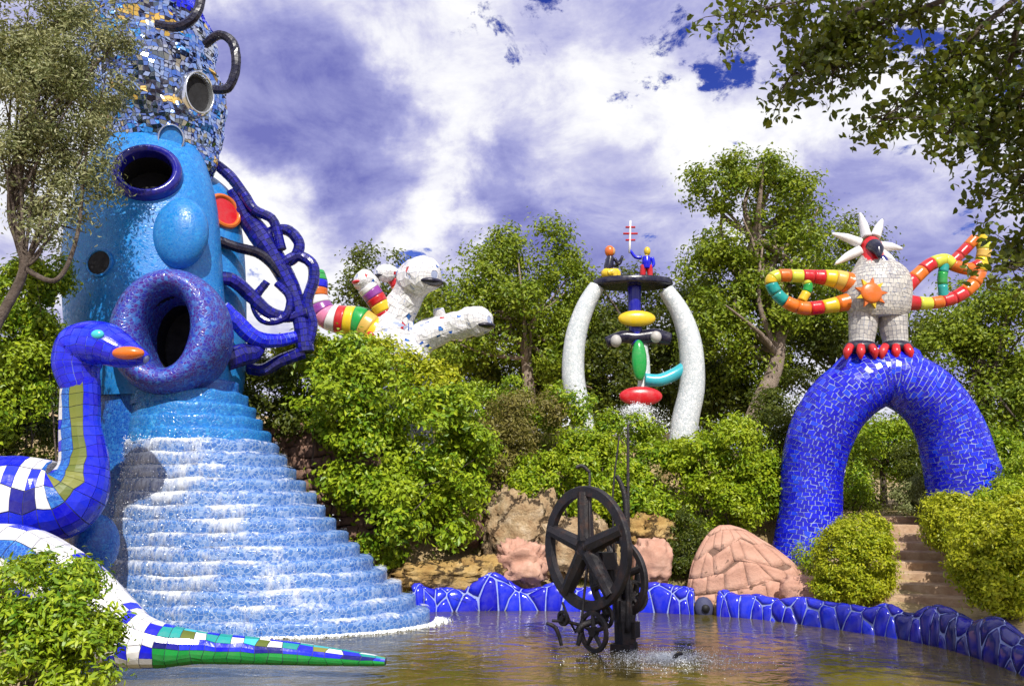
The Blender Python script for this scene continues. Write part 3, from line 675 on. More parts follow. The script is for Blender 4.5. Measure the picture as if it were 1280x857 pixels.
for k in range(NT):
    z1, z0 = edges[k], edges[k+1] if k < NT-1 else zb
    zm = (edges[k]+edges[k+1])/2; cx, cy, rx, ry = casc(zm-.03)
    prof = [(.55, z1-.02), (.93, z1-.005), (.982, z1-.02), (1.0, z1-.05), (1.0, (z1+edges[k+1])/2), (1.004, z0-.05)]
    V = []; nu = 64
    for s_, z in prof:
        q = ring_pts(cx, cy, rx*s_, ry*s_, nu, k*1.7, .006); V += [(a[0], a[1], z+.012*math.sin(i*.6+k)) for i, a in enumerate(q)]
    F = []; c_ = nu+1
    for j in range(len(prof)-1):
        for i in range(nu): F.append([j*c_+i, (j+1)*c_+i, (j+1)*c_+i+1, j*c_+i+1])
    mesh('step', np.array(V), F, 'cascade_dry' if k < 4 else 'cascade', cs, True)
# water running over the steps: broken white sheets a little proud of the mosaic
ma, nt, bs = new_mat('running_water')
tcn = nt.nodes.new('ShaderNodeTexCoord'); mp = nt.nodes.new('ShaderNodeMapping'); mp.inputs['Scale'].default_value = (9, 9, 3.0); nt.links.new(tcn.outputs['Object'], mp.inputs[0])
n1 = nt.nodes.new('ShaderNodeTexNoise'); n1.inputs['Scale'].default_value = 1.3; n1.inputs['Detail'].default_value = 7; n1.inputs['Roughness'].default_value = .72; nt.links.new(mp.outputs[0], n1.inputs['Vector'])
n2 = tex(nt, 'ShaderNodeTexNoise', 1.1, Detail=3); ad = nt.nodes.new('ShaderNodeMath'); ad.operation = 'ADD'; nt.links.new(n1.outputs[0], ad.inputs[0]); nt.links.new(n2.outputs[0], ad.inputs[1])
at = nt.nodes.new('ShaderNodeAttribute'); at.attribute_name = 'flow'; ad2 = nt.nodes.new('ShaderNodeMath'); ad2.operation = 'ADD'; nt.links.new(ad.outputs[0], ad2.inputs[0]); nt.links.new(at.outputs['Fac'], ad2.inputs[1])
nt.links.new(mrange(nt, ad2.outputs[0], 1.05, 1.35, 0, .74), bs.inputs['Alpha']); bs.inputs['Base Color'].default_value = (.82, .87, .95, 1); bs.inputs['Roughness'].default_value = .25
bump(nt, bs, n1.outputs[0], .6, .05)
V = []; fl = []; nu = 200; rows = []
for k in range(4, NT):
    cx, cy, rx, ry = casc((edges[k]+edges[k+1])/2-.03)
    for s_, z in ((.955, edges[k]+.02), (.995, edges[k]+.004), (1.014, edges[k]-.06), (1.017, edges[k+1]+.03)):
        q = ring_pts(cx, cy, rx*s_, ry*s_, nu, k*1.7, .006); t_ = (k-4)/(NT-4)
        for i, a in enumerate(q):
            V.append((a[0], a[1]-.01, z+.012*math.sin(i*.19+k)+.02*RNG.normal()*.3)); u_ = i/nu
            fl.append(.30*math.exp(-((u_-(.36+.1*t_))/.30)**2)*(1.15-.75*t_)+(.0+.09*math.sin(u_*23+k*2.1)+.05*math.sin(u_*61+k*4.7) if s_ < 1.0 else -.16+.05*math.sin(u_*40+k))+.10*math.exp(-((u_-.05)/.13)**2)*(t_ > .05))
nr = len(V)//(nu+1); F = [[j*(nu+1)+i, (j+1)*(nu+1)+i, (j+1)*(nu+1)+i+1, j*(nu+1)+i+1] for j in range(nr-1) for i in range(nu)]
o = mesh('running_water', np.array(V), F, ma, cs, True); tag(o, kind='stuff')
o.data.attributes.new('flow', 'FLOAT', 'POINT').data.foreach_set('value', np.array(fl, np.float32))

def droplets(name, C, size, label=None, parent=None, mat=None):
    n = len(C); N = RNG.normal(0, 1, (n, 3)); V, F = leaf_geo(np.asarray(C), N, size, .8, 0, .6)
    o = mesh(name, V, F, mat or M['drop'], parent); tag(o, label, None, None, 'stuff'); return o
ma, nt, bs = new_mat('white_drops'); bs.inputs['Base Color'].default_value = (.88, .92, .96, 1); bs.inputs['Roughness'].default_value = .3; M['drop'] = ma
# foam where the cascade meets the pool, and drops leaping off the steps
cx, cy, rx, ry = casc(.02); a = RNG.uniform(-math.pi, .15, 5200); w = 1+np.abs(RNG.normal(0, .035, 5200))
droplets('foam', np.stack([cx+rx*np.cos(a)*w, cy+ry*np.sin(a)*w, RNG.uniform(.004, .02, 5200)], -1), .035, 'white foam on the pool along the foot of the cascade')
Cq = []
for k in range(4, NT):
    cx, cy, rx, ry = casc((edges[k]+edges[k+1])/2); m_ = int(150*(1.4-k/NT)); a = RNG.normal(-2.25+.35*k/NT, .55, m_); w = 1.02+np.abs(RNG.normal(0, .02, m_))
    Cq.append(np.stack([cx+rx*np.cos(a)*w, cy+ry*np.sin(a)*w, edges[k]+RNG.normal(0, .07, m_)], -1))
o = droplets('leaping_drops', np.concatenate(Cq), .022, None, cs)

# ------------------------------------------------------------------ serpent
rows = [(101, 474, 12.4, 22), (100, 530, 12.4, 23), (104, 585, 12.4, 29), (82, 622, 12.3, 46), (20, 627, 12.2, 56), (-60, 632, 12.0, 56), (-120, 670, 11.6, 50), (-60, 700, 11.3, 42), (20, 697, 11.1, 38), (90, 735, 10.9, 38),
        (140, 785, 10.5, 38), (186, 804, 10.4, 27), (250, 809, 10.45, 17.5), (320, 813, 10.5, 14.5), (400, 819, 10.5, 10.5), (482, 826, 10.4, 4)]
ss = tube_surf(pxpath(rows), pxrad(rows), m=300); b0 = P(60, 640, 12.3)
sp = thing('mosaic_serpent', (b0[0], b0[1], gz(b0[0], b0[1])), 'blue white and green tiled serpent with raised head and tail lying in the pool', 'sculpture')
V, F = grid(ss, 20, 150); mesh('body', V, F, 'grout_dark', sp, True)
NU, NV = 11, 68; T = tiles(ss, NU, NV, .05, .008, .16, 2, False); nrm = surf_normal(ss, T[2], T[3]); cam_p = np.array([0, 0, CAMZ])
flip = np.sum(nrm*(T[4]-cr_interp(pxpath(rows), T[3])), -1) < 0
nrm[flip] *= -1
vis = np.sum(nrm*(cam_p-T[4]), -1) > -.25
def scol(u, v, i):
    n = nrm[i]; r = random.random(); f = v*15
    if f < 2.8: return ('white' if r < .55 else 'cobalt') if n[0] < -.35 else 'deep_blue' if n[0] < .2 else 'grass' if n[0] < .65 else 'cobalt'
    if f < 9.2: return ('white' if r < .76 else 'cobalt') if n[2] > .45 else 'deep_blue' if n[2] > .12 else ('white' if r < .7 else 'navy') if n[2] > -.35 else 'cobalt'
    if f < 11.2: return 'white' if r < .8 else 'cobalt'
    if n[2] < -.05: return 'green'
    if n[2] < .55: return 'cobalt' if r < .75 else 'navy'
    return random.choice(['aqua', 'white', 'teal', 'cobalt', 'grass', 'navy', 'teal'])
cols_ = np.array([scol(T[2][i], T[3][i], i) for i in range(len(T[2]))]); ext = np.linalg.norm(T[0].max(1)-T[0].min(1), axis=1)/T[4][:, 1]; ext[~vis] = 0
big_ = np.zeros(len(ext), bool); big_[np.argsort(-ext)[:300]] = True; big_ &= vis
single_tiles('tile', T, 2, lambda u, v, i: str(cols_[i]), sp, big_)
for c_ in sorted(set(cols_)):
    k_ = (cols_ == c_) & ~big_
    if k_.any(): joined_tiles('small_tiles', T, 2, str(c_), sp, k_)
hs = tube_surf(pxpath([(101, 486, 12.4, 0), (96, 458, 12.4, 0), (104, 434, 12.4, 0), (128, 430, 12.3, 0), (156, 441, 12.25, 0), (183, 449, 12.2, 0)]), [q*12.4/FPX for q in (22, 31, 35, 32, 22, 6)], .85)
V, F = grid(hs, 24, 40); hd = mesh('head', V, F, 'grout_blue', sp, True)
T = tiles(hs, 16, 18, .06, .012, .12, 3); joined_tiles('head_tiles', T, 3, 'cobalt', hd)
mb = MB(); mb.add(*ellipsoid(P(122, 418, 11.95), (.10, .06, .075), 14, 8)); mb.build('eye', 'aqua', hd, True)
mb = MB(); mb.add(*ellipsoid(P(160, 441, 12.03), (.25, .12, .10), 18, 10)); mb.build('mouth', 'orange', hd, True)

# ------------------------------------------------------------------ many-armed white sculpture on the hill
b0 = P(480, 470, 20); hy = thing('branching_sculpture', (b0[0], b0[1], gz(b0[0], b0[1])), 'white sculpture on the hill with thick branching arms, some banded in bright colours', 'sculpture')
def limb(rows, mat, name='arm', nu=18, nv=26, wp=None, wr=None):
    ctr = np.array(wp) if wp is not None else pxpath(rows); s0 = tube_surf(ctr, wr if wr is not None else pxrad(rows))
    def s(u, v):
        p = s0(u, v); d_ = p-cr_interp(ctr, v); return p+d_*(.16*vnoise(p*2.4, 17)+.07*vnoise(p*6, 18))[..., None]
    V, F = grid(s, nu*2, nv*2); o = mesh(name, V, F, 'grout', hy, True)
    T = tiles(s, nu*2, nv, .07, .012, .34, 1, False); q = RNG.random(len(T[2])); w = vnoise(T[4]*3.1, 44)
    joined_tiles('white_chips', T, 1, 'white', o, ~((q < .03) | (w > .78))); joined_tiles('bright_chips', T, 1, 'red', o, (w > .78)); joined_tiles('dark_chips', T, 1, 'deep_blue', o, (q < .03) & (w <= .78))
    return o
def cup(px, py, d, r, n, mat, dark='ink'):
    k = r*d/FPX; c = P(px, py, d); n = np.array(n, float); n /= np.linalg.norm(n)
    limb(None, mat, 'bulb', 10, 12, wp=[c-n*k*1.5, c-n*k*.7, c, c+n*k*.6, c+n*k*.9], wr=[k*.7, k*1.05, k*1.12, k*.85, k*.25])
    mb = MB(); mb.add(*ellipsoid(c+n*k*.45-np.array([0, 0, k*.42]), (k*.86, k*.74, k*.24), 18, 10)); mb.build('slot', dark, hy, True)
limb([(478, 560, 20.2, 60), (482, 500, 20, 58), (486, 450, 20, 50), (488, 420, 20, 36), (498, 390, 19.9, 22), (512, 365, 19.8, 20), (522, 350, 19.7, 22)], 'white_plaster', 'trunk')
cup(529, 345, 19.5, 23, (.8, -.7, -.1), 'white_plaster')
limb([(500, 445, 20.2, 30), (530, 420, 20.1, 20), (560, 410, 20, 16), (582, 405, 19.9, 17), (592, 403, 19.9, 17)], 'stone_mosaic')
cup(598, 401, 19.8, 18, (.9, -.6, 0), 'white_plaster')
limb([(552, 412, 20, 8), (550, 398, 20, 7), (548, 386, 19.9, 6)], 'white_plaster', 'knob')
banded(hy, [(474, 418, 19.8, 22), (452, 404, 19.8, 21), (428, 400, 19.8, 19), (408, 394, 19.8, 16), (398, 374, 19.8, 13), (398, 352, 19.8, 12), (398, 338, 19.8, 7)], ['yellow', 'ochre', 'green', 'yellow', 'red', 'white', 'pink', 'purple', 'white', 'orange', 'cobalt', 'green', 'green'])
banded(hy, [(486, 420, 19.9, 9), (482, 396, 19.7, 11), (470, 374, 19.6, 13), (458, 358, 19.5, 13)], ['purple', 'navy', 'red', 'yellow', 'red', 'purple', 'white'])
cup(455, 351, 19.5, 13, (-.6, -.6, .3), 'white_plaster', 'red')
banded(hy, [(502, 388, 19.9, 9), (498, 362, 19.9, 8), (492, 348, 19.9, 9), (484, 341, 19.8, 11)], ['yellow', 'orange', 'red', 'orange', 'white'])
cup(480, 341, 19.7, 11, (-.8, -.6, -.1), 'white_plaster', 'ink')
for a in ((470, 434, 8), (486, 446, 5), (462, 420, 6)):
    mb = MB(); mb.add(*ellipsoid(P(a[0], a[1], 19.25), (a[2]*.02, .03, a[2]*.02), 12, 6)); mb.build('inlay', 'red' if a[2] != 5 else 'aqua', hy, True)

# ------------------------------------------------------------------ two bowed white columns with slab and hanging forms
D = 22.0; b0 = P(795, 520, D); cb = thing('column_monument', (b0[0], b0[1], gz(b0[0], b0[1])), 'two bowed white columns carrying a dark slab, bright abstract forms hung between them', 'monument')
gy = lambda px: P(px, 540, D)
for rows in ([(738, 590, D, 14), (728, 525, D, 14), (717, 475, D, 14.5), (719, 425, D, 13.5), (731, 385, D, 12), (746, 358, D, 10)], [(848, 595, D, 16), (856, 528, D, 17), (865, 482, D, 16), (863, 432, D, 15), (851, 392, D, 12.5), (832, 362, D, 10)]):
    V, F = grid(tube_surf(pxpath(rows), pxrad(rows)), 20, 40); mesh('column', V, F, 'column', cb, True)
c = P(791, 354, D); V, F = revolve(c, (0, 0, 1), rounded([(.02, -.10), (1.0, -.10), (1.12, -.02), (1.1, .06), (1.0, .09), (.02, .09)], 3), 1.0, .55, 28, up=(0, 1, 0)); mesh('slab', V, F, 'ink', cb, True)
def form(rows, mat, name, squash=1.): 
    V, F = grid(tube_surf(pxpath(rows), pxrad(rows), squash), 16, 22); return mesh(name, V, F, mat, cb, True)
form([(793, 358, D, 9), (793, 380, D, 8.5), (794, 405, D, 8), (797, 430, D, 8)], 'navy', 'hanger')
form([(758, 428, D, 7), (778, 421, D, 8), (797, 422, D, 9), (818, 420, D, 10), (838, 424, D, 8)], 'ink', 'crossbar')
form([(803, 430, D+.1, 7), (806, 465, D+.1, 7), (803, 500, D+.1, 9), (800, 560, D+.1, 16)], 'column', 'post')
for px, py, rx, ry, mt in ((796, 398, 24, 10.5, 'yellow'), (799, 450, 9.5, 26, 'green'), (801, 495, 27, 12, 'red'), (770, 426, 7, 8, 'stone_mosaic'), (820, 421, 7, 7.5, 'stone_mosaic')):
    mb = MB(); mb.add(*ellipsoid(P(px, py, D-.25), (rx*D/FPX, .16, ry*D/FPX), 22, 14)); mb.build('hanging_form', mt, cb, True)
form([(806, 474, D-.05, 8), (824, 475, D-.05, 8), (842, 468, D, 8), (858, 458, D, 8)], 'aqua', 'brace')
# two small statues on the slab
def statue(name, label, px, base, cols, raised):
    k = D/FPX; g = P(px, base, D); t = thing(name, g, label, 'statue')
    q = lambda x, y, dd=0.: P(px+x, base-y, D+dd)
    mb = MB()
    if raised:
        for s in (-1, 1): mb.add(*tube([q(s*4.5, 0), q(s*4.5, 8), q(s*3, 16)], [.075, .085, .10], 8, 6))
    else:
        for s in (-1, 1): mb.add(*tube([q(8+s*2, 1, s*.12), q(6+s*2, 9, s*.12), q(-3, 6, s*.1)], [.07, .09, .12], 8, 8))
        mb.add(*ellipsoid(q(-3, 6), (.20, .2, .17), 12, 8))
    mb.build('legs', cols[0], t, True)
    V, F = grid(tube_surf([q(0 if raised else -3, 12 if raised else 6), q(0 if raised else -2, 20 if raised else 16), q(0, 27 if raised else 27)], [.13, .17, .13], .8), 14, 12); mesh('torso', V, F, cols[1], t, True)
    mb = MB()
    if raised: mb.add(*tube([q(7, 26), q(9, 18), q(5, 13)], [.06, .05, .04], 8, 8)); mb.add(*tube([q(-6, 26), q(-14, 27), q(-20, 35)], [.06, .05, .04], 8, 8))
    else: mb.add(*tube([q(5, 25), q(11, 18), q(15, 28)], [.055, .045, .04], 8, 8)); mb.add(*tube([q(-5, 25, .1), q(6, 15, .1), q(13, 24, .1)], [.055, .045, .04], 8, 8))
    mb.build('arms', cols[2], t, True)
    mb = MB(); mb.add(*ellipsoid(q(1 if raised else 2, 34), (.095, .10, .13), 14, 10)); mb.add(*tube([q(0, 27), q(1, 32)], [.05, .05], 8, 3)); mb.build('head', cols[3], t, True)
    if not raised:
        mb = MB(); mb.add(*ellipsoid(q(-1, 34), (.14, .13, .17), 14, 10)); mb.build('hair', cols[4], t, True)
    return t
st = statue('kneeling_statue', 'small kneeling statue with dark torso and yellow legs on the slab', 763, 348, ('yellow', 'ink', 'ink', 'skin', 'orange'), False)
st = statue('standing_statue', 'small standing statue in blue and red lifting a barred staff on the slab', 808, 348, ('red', 'cobalt', 'cobalt', 'yellow', 'red'), True)
sf = MB(); sf.add(*tube([P(787, 316, D), P(788, 276, D)], [.035, .03], 8, 3))
sfo = sf.build('staff', 'white', st, True)
for y, w in ((300, 6), (292, 9), (284, 6)):
    mb = MB(); mb.add(*tube([P(788-w, y, D), P(788+w, y, D)], [.03, .03], 8, 2)); mb.build('staff_bar', 'red', st, True)

# ------------------------------------------------------------------ blue arch and the bird on it
AR = [(1000, 745, 17.6, 46), (1008, 698, 17.6, 41), (1013, 640, 17.6, 36), (1015, 590, 17.6, 36), (1027, 540, 17.5, 38), (1056, 496, 17.35, 38), (1104, 471, 17.25, 36), (1152, 490, 17.15, 38), (1184, 530, 17.15, 39), (1200, 580, 17.15, 42), (1212, 630, 17.15, 46), (1222, 700, 17.15, 52)]
b0 = P(1009, 700, 16.9); ar = thing('tiled_arch', (b0[0], b0[1], gz(b0[0], b0[1])), 'thick round arch covered in glossy cobalt blue tiles spanning the stairs', 'arch')
asf = tube_surf(pxpath(AR), pxrad(AR), m=300); V, F = grid(asf, 32, 130); mesh('arch_core', V, F, 'grout_blue', ar, True)
T = tiles(asf, 30, 112, .16, .012, .27, 1, True); T = T[:2]+(T[2], T[3], T[4]); joined_tiles('arch_tiles', T, 1, 'cobalt_arch', ar)
sad = loft_surf(pxloft([(470, 1030, 1172, 17.25), (455, 1044, 1160, 17.25), (446, 1052, 1152, 17.25), (438, 1060, 1147, 17.25), (434, 1072, 1135, 17.25), (433, 1100, 1108, 17.25)], .42))
V, F = grid(sad, 30, 12); mesh('saddle', V, F, 'grout_blue', ar, True); joined_tiles('saddle_tiles', tiles(sad, 40, 7, .12, .012, .16), 1, 'cobalt_arch', ar)
bd = thing('bird_statue', P(1100, 436, 17.25), 'mosaic bird statue with spiked crown and looped colourful wings standing on the blue arch', 'statue')
B = 17.25; Q = B/14.9
tor = loft_surf(pxloft([(397, 1068, 1130, B), (387, 1060, 1136, B), (370, 1056, 1138, B), (350, 1060, 1137, B), (335, 1068, 1128, B), (324, 1074, 1110, B), (318, 1078, 1102, B)], .7))
V, F = grid(tor, 30, 24); tor_o = mesh('torso', V, F, 'grout', bd, True); joined_tiles('torso_chips', tiles(tor, 46, 22, .1, .01, .2, 1, True), 1, 'stone_mosaic', tor_o)
for a, b in ((1077, 1079), (1119, 1116)):
    s = tube_surf(pxpath([(a, 440, B, 0), (a, 425, B, 0), (b, 404, B, 0), (b, 382, B, 0)]), [15*B/FPX, 14.5*B/FPX, 17*B/FPX, 17*B/FPX]); V, F = grid(s, 18, 14); o = mesh('leg', V, F, 'grout', bd, True)
    joined_tiles('leg_chips', tiles(s, 22, 12, .1, .01, .2), 1, 'stone_mosaic', o)
for a in (1076, 1120):
    mb = MB(); mb.add(*ellipsoid(P(a, 434, B-.2), (.32*Q, .26, .14*Q), 18, 10)); ft = mb.build('foot', 'ink', bd, True)
    for s in (-1, 0, 1):
        V, F = tube(pxpath([(a+s*13, 432, B-.42), (a+s*17, 440, B-.5), (a+s*18, 449, B-.5)]), [.08, .095, .015], 10, 8); mesh('claw', V, F, 'red', ft, True)
V, F = grid(tube_surf(pxpath([(1090, 334, B, 0), (1090, 320, B, 0), (1089, 306, B, 0), (1088, 297, B, 0)]), [.34, .24, .23, .10]), 18, 16); hd = mesh('head', V, F, 'red', bd, True)
V, F = tube(pxpath([(1092, 308, B-.14), (1097, 312, B-.32), (1099, 322, B-.44)]), [.18, .135, .02], 14, 10); mesh('beak', V, F, 'ink', hd, True)
V, F = tube(pxpath([(1104, 344, B-.26), (1106, 332, B-.22), (1100, 322, B-.18)]), [.08, .135, .11], 10, 8); mesh('bib', V, F, 'navy', hd, True)
for (tx, ty), (sx, sy) in zip([(1075, 266), (1103, 274), (1040, 292), (1044, 330), (1128, 311), (1122, 332)], [(1083, 296), (1094, 296), (1075, 304), (1075, 313), (1100, 308), (1100, 316)]):
    V, F = tube(pxpath([(sx, sy, B), ((sx+tx)/2, (sy+ty)/2-1, B), (tx, ty, B)]), [.12, .095, .02], 12, 10); mesh('crown_spike', V, F, 'white', hd, True)
c = P(1089, 366, B-.50); V, F = revolve(c, (0, -1, .05), rounded([(.22, -.03), (.23, .02), (.17, .06), (.01, .08)], 3), 1, 1, 24); em = mesh('orange_disc', V, F, 'orange', bd, True)
for i in range(9):
    a = 2*math.pi*i/9; mb = MB(); mb.add([c+np.array([math.cos(a+q)*.195, -.02, math.sin(a+q)*.195]) for q in (-.3, .3)]+[c+np.array([math.cos(a)*.35, -.02, math.sin(a)*.35])]+[c+np.array([math.cos(a+q)*.195, .05, math.sin(a+q)*.195]) for q in (-.3, .3)]+[c+np.array([math.cos(a)*.35, .05, math.sin(a)*.35])],
        [[0, 1, 2], [5, 4, 3], [0, 3, 4, 1], [1, 4, 5, 2], [2, 5, 3, 0]]); mb.build('disc_point', 'yellow' if i % 2 else 'orange', em)
banded(bd, [(1064, 355, B, 15), (1046, 349, B, 12), (1022, 346, B, 9), (998, 345, B, 8.5), (972, 345, B, 8.5), (964, 354, B, 8), (978, 374, B, 8), (1004, 385, B, 9), (1032, 383, B, 9), (1062, 377, B, 12)],
       ['orange', 'ochre', 'yellow', 'red', 'red', 'lemon', 'orange', 'lemon', 'yellow', 'teal', 'teal', 'orange', 'orange', 'red', 'yellow', 'orange'])
banded(bd, [(1006, 347, B, 6), (1010, 360, B, 6), (1002, 376, B, 6)], ['lemon', 'green', 'yellow'])
banded(bd, [(1132, 358, B, 11), (1146, 345, B, 9), (1162, 331, B, 8.5), (1180, 325, B, 8.5), (1194, 332, B, 8), (1212, 336, B, 8), (1226, 330, B, 8)], ['red', 'orange', 'red', 'lemon', 'lemon', 'orange', 'orange', 'red'])
banded(bd, [(1134, 378, B, 11), (1158, 379, B, 8), (1180, 376, B, 8), (1202, 367, B, 8.5), (1220, 350, B, 8.5), (1228, 325, B, 8.5), (1230, 308, B, 9), (1222, 293, B, 9)], ['red', 'lemon', 'orange', 'red', 'red', 'orange', 'orange', 'yellow', 'ochre', 'lemon', 'yellow'])
banded(bd, [(1190, 328, B, 7), (1204, 314, B, 7), (1219, 298, B, 7)], ['red', 'red', 'orange'])
banded(bd, [(1181, 330, B, 6), (1178, 348, B, 6), (1180, 372, B, 6)], ['teal', 'green', 'teal'])

# ------------------------------------------------------------------ iron wheel machine in the water
D = 12.3; b0 = P(775, 790, D); mc = thing('iron_wheel_machine', (b0[0], b0[1], -.3), 'black rusted iron machine of spoked wheels and rods standing in the pool', 'machine')
def wheel(px, py, d, ro, wdt, thick, ang, nsp, hub, name, spoke=.07):
    c = P(px, py, d); n = np.array([math.sin(ang), -math.cos(ang), 0])
    V, F = revolve(c, n, [(ro-wdt, -thick/2), (ro-wdt*.1, -thick/2), (ro, -thick*.3), (ro, thick*.3), (ro-wdt*.1, thick/2), (ro-wdt, thick/2), (ro-wdt, -thick/2)], 1, 1, 56); o = mesh(name, V, F[:-1], 'iron', mc)
    a = np.cross((0, 0, 1), n); b = np.array([0, 0, 1.])
    for i in range(nsp):
        t = 2*math.pi*i/nsp+.35; dr = a*math.cos(t)+b*math.sin(t); V, F = tube([c+dr*hub*.6, c+dr*(ro-wdt*.6)], [spoke*1.25, spoke], 8, 2, ); mesh('spoke', V, F, 'iron', o)
    V, F = revolve(c, n, [(.01, -thick*.9), (hub, -thick*.9), (hub, thick*.9), (.01, thick*.9)], 1, 1, 20); mesh('hub', V, F, 'iron', o)
    return o
WA = -R(52)
wheel(733, 684, D, .905, .15, .10, WA, 5, .17, 'flywheel', .10)
wheel(772, 722, D+.35, .60, .09, .08, WA, 4, .12, 'rear_wheel', .05)
wheel(742, 789, D-.15, .29, .06, .05, WA, 5, .07, 'small_wheel', .028)
wheel(756, 770, D-.05, .17, .045, .05, WA, 4, .05, 'small_wheel', .02)
wheel(704, 772, D-.1, .11, .035, .05, WA, 4, .04, 'small_wheel', .016)
wheel(790, 745, D+.1, .24, .05, .05, WA+.5, 5, .06, 'small_wheel', .022)
def rod(rows, name='rod', nu=8):
    V, F = tube(pxpath(rows), [r[3]*r[2]/FPX for r in rows], nu, 16); return mesh(name, V, F, 'iron', mc, True)
mb = MB(); c = P(781, 775, D+.1); mb.add(*box((c[0], c[1], .05), (.24, .2, .8), .5)); mb.add(*box((c[0]-.04, c[1]+.02, .55), (.16, .3, .3), .3)); mb.add(*box((c[0]+.12, c[1], .28), (.16, .14, .22), .9)); mb.add(*box((c[0]+.05, c[1], .72), (.1, .1, .5), .2)); mb.add(*box((c[0]-.02, c[1], .02), (.36, .3, .14), 1.1)); mb.build('pedestal', 'iron', mc)
mb = MB(); c = P(757, 700, D+.05); mb.add(*box((c[0], c[1], c[2]), (.24, .26, .24), .4)); mb.add(*box((c[0]+.1, c[1]+.1, c[2]-.28), (.14, .2, .4), .7)); mb.build('gear_case', 'iron', mc)
rod([(784, 790, D, 4), (785, 700, D, 2.6), (785, 610, D, 2), (785, 530, D, 1.6)], 'mast')
rod([(778, 690, D, 3), (783, 650, D, 4), (780, 615, D, 3.4), (771, 594, D, 2.4)], 'curved_bar')
rod([(768, 690, D, 1.4), (766, 620, D, 1.2), (774, 545, D, 1)]); rod([(738, 684, D-.1, 2), (737, 640, D-.1, 1.6), (737, 590, D, 1.6)]); rod([(737, 590, D, 2), (728, 582, D, 2.4), (720, 584, D, 2)])
rod([(735, 700, D-.1, 2), (730, 745, D-.1, 1.6), (726, 790, D-.1, 1.6)]); rod([(703, 752, D, 1.4), (712, 775, D, 1.4), (720, 790, D, 1.4)]); rod([(690, 775, D-.1, 1.6), (715, 778, D-.1, 2), (745, 788, D-.1, 2)])
rod([(683, 778, D-.2, 1.6), (695, 785, D-.2, 2.6), (702, 806, D-.2, 2)]); rod([(757, 700, D, 6), (772, 722, D+.2, 6), (790, 745, D+.2, 5)], 'axle'); rod([(722, 790, D-.1, 4), (730, 780, D-.1, 4), (760, 772, D-.05, 4)], 'axle')
rod([(760, 700, D+.1, 5), (770, 740, D+.1, 6), (778, 790, D+.1, 7)], 'strut'); rod([(733, 684, D-.12, 5), (733, 684, D+.2, 5), (757, 700, D+.3, 5)], 'axle'); rod([(798, 700, D+.3, 3), (796, 730, D+.2, 4), (790, 775, D+.1, 4)], 'strut')
rod([(726, 790, D-.1, 3), (724, 800, D-.1, 3), (722, 806, D-.1, 2.4)], 'strut')
c = P(835, 806, 11.6); V, F = tube([(c[0], c[1], -.1), (c[0]+.1, c[1], .06), (c[0]+.2, c[1], .09)], [.02, .03, .015], 8, 8); o = mesh('spray_nozzle', V, F, 'iron', None, True); tag(o, 'small dark nozzle poking out of the splashing water', 'nozzle')

# ------------------------------------------------------------------ stairs
sb = P(1165, 752, 14.45)[:2]; se = P(1126, 646, 18.6)[:2]; NS = 9
sr = thing('stone_stairs', (sb[0], sb[1], gz(sb[0], sb[1])), 'sandstone garden stairs climbing under the blue arch between hedges', 'stairs')
dv = (se-sb)/NS; dn = dv/np.linalg.norm(dv); sa = math.atan2(dn[1], dn[0])-math.pi/2
for i in range(NS):
    c = sb+dv*(i+.5); z1 = .34+(1.76-.34)*(i+1)/NS; w = 1.34+.06*math.sin(i*2.1)
    mb = MB(); V, F = box((c[0]+.03*math.sin(i*3.3), c[1]+.25, z1-.14), (w, np.linalg.norm(dv)+.5, .28), sa+.02*math.sin(i*5)); mb.add(V, F); o = mb.build('step', 'step', sr)
    bv = o.modifiers.new('bevel', 'BEVEL'); bv.width = .025; bv.segments = 2
sl = [P(1140, 770, 12.4), P(1215, 775, 12.2)]

# ------------------------------------------------------------------ rocks
def boulder(name, label, c, r, mat, seed, amp=.22, freq=1.6, rot=0., lay=.0, group='rocks along the far bank'):
    V, F = ellipsoid((0, 0, 0), (1, 1, 1), 44, 28); V = np.array(V)
    n = vnoise(V*freq, seed); n2 = vnoise(V*freq*2.9, seed+1); n3 = vnoise(V*freq*6.5, seed+2); fl = np.floor(n2*3)/3
    V = np.sign(V)*np.abs(V)**.8
    V = V*(1+amp*n+amp*.75*fl+amp*.3*n3)[:, None]; V = V+lay*np.sin(V[:, 2:3]*16+n[:, None]*3)*V*[1, 1, 0]*.5
    V = V*np.array(r); ca, sa_ = math.cos(rot), math.sin(rot); V = np.stack([V[:, 0]*ca-V[:, 1]*sa_, V[:, 0]*sa_+V[:, 1]*ca, V[:, 2]], -1)+np.array(c)
    o = mesh(name, V, F, mat, None, False, loc=np.array(c)-[0, 0, r[2]*.6]); o.data.polygons.foreach_set('use_smooth', np.full(len(o.data.polygons), True)); tag(o, label, 'rock', group); return o
boulder('rock_ledge', 'low golden sandstone ledge behind the kerb beside the cascade', P(545, 722, 16.9), (1.0, .5, .34), 'sandstone', 2, .2, 2.0, lay=.12)
boulder('rock_ledge', 'rounded yellow rock between the ledge and the rock face', P(598, 714, 17.0), (.55, .42, .34), 'sandstone', 4, .22, 2.0)
boulder('rock', 'tall craggy pale rock face rising behind the iron wheel', P(650, 665, 17.9), (.75, .6, .95), 'rock_pale', 6, .26, 2.0, lay=.12)
boulder('rock', 'pale broken rock on top of the craggy rock face', P(640, 628, 18.3), (.42, .4, .36), 'rock_pale', 8, .3, 2.2)
boulder('rock', 'reddish rock at the foot of the craggy rock face', P(652, 706, 17.0), (.55, .4, .5), 'rock_pink', 10, .3, 2.4)
boulder('rock', 'craggy rock seen through the spokes of the iron wheel', P(722, 690, 17.6), (.8, .5, .75), 'rock_pale', 12, .25, 2.0, lay=.1)
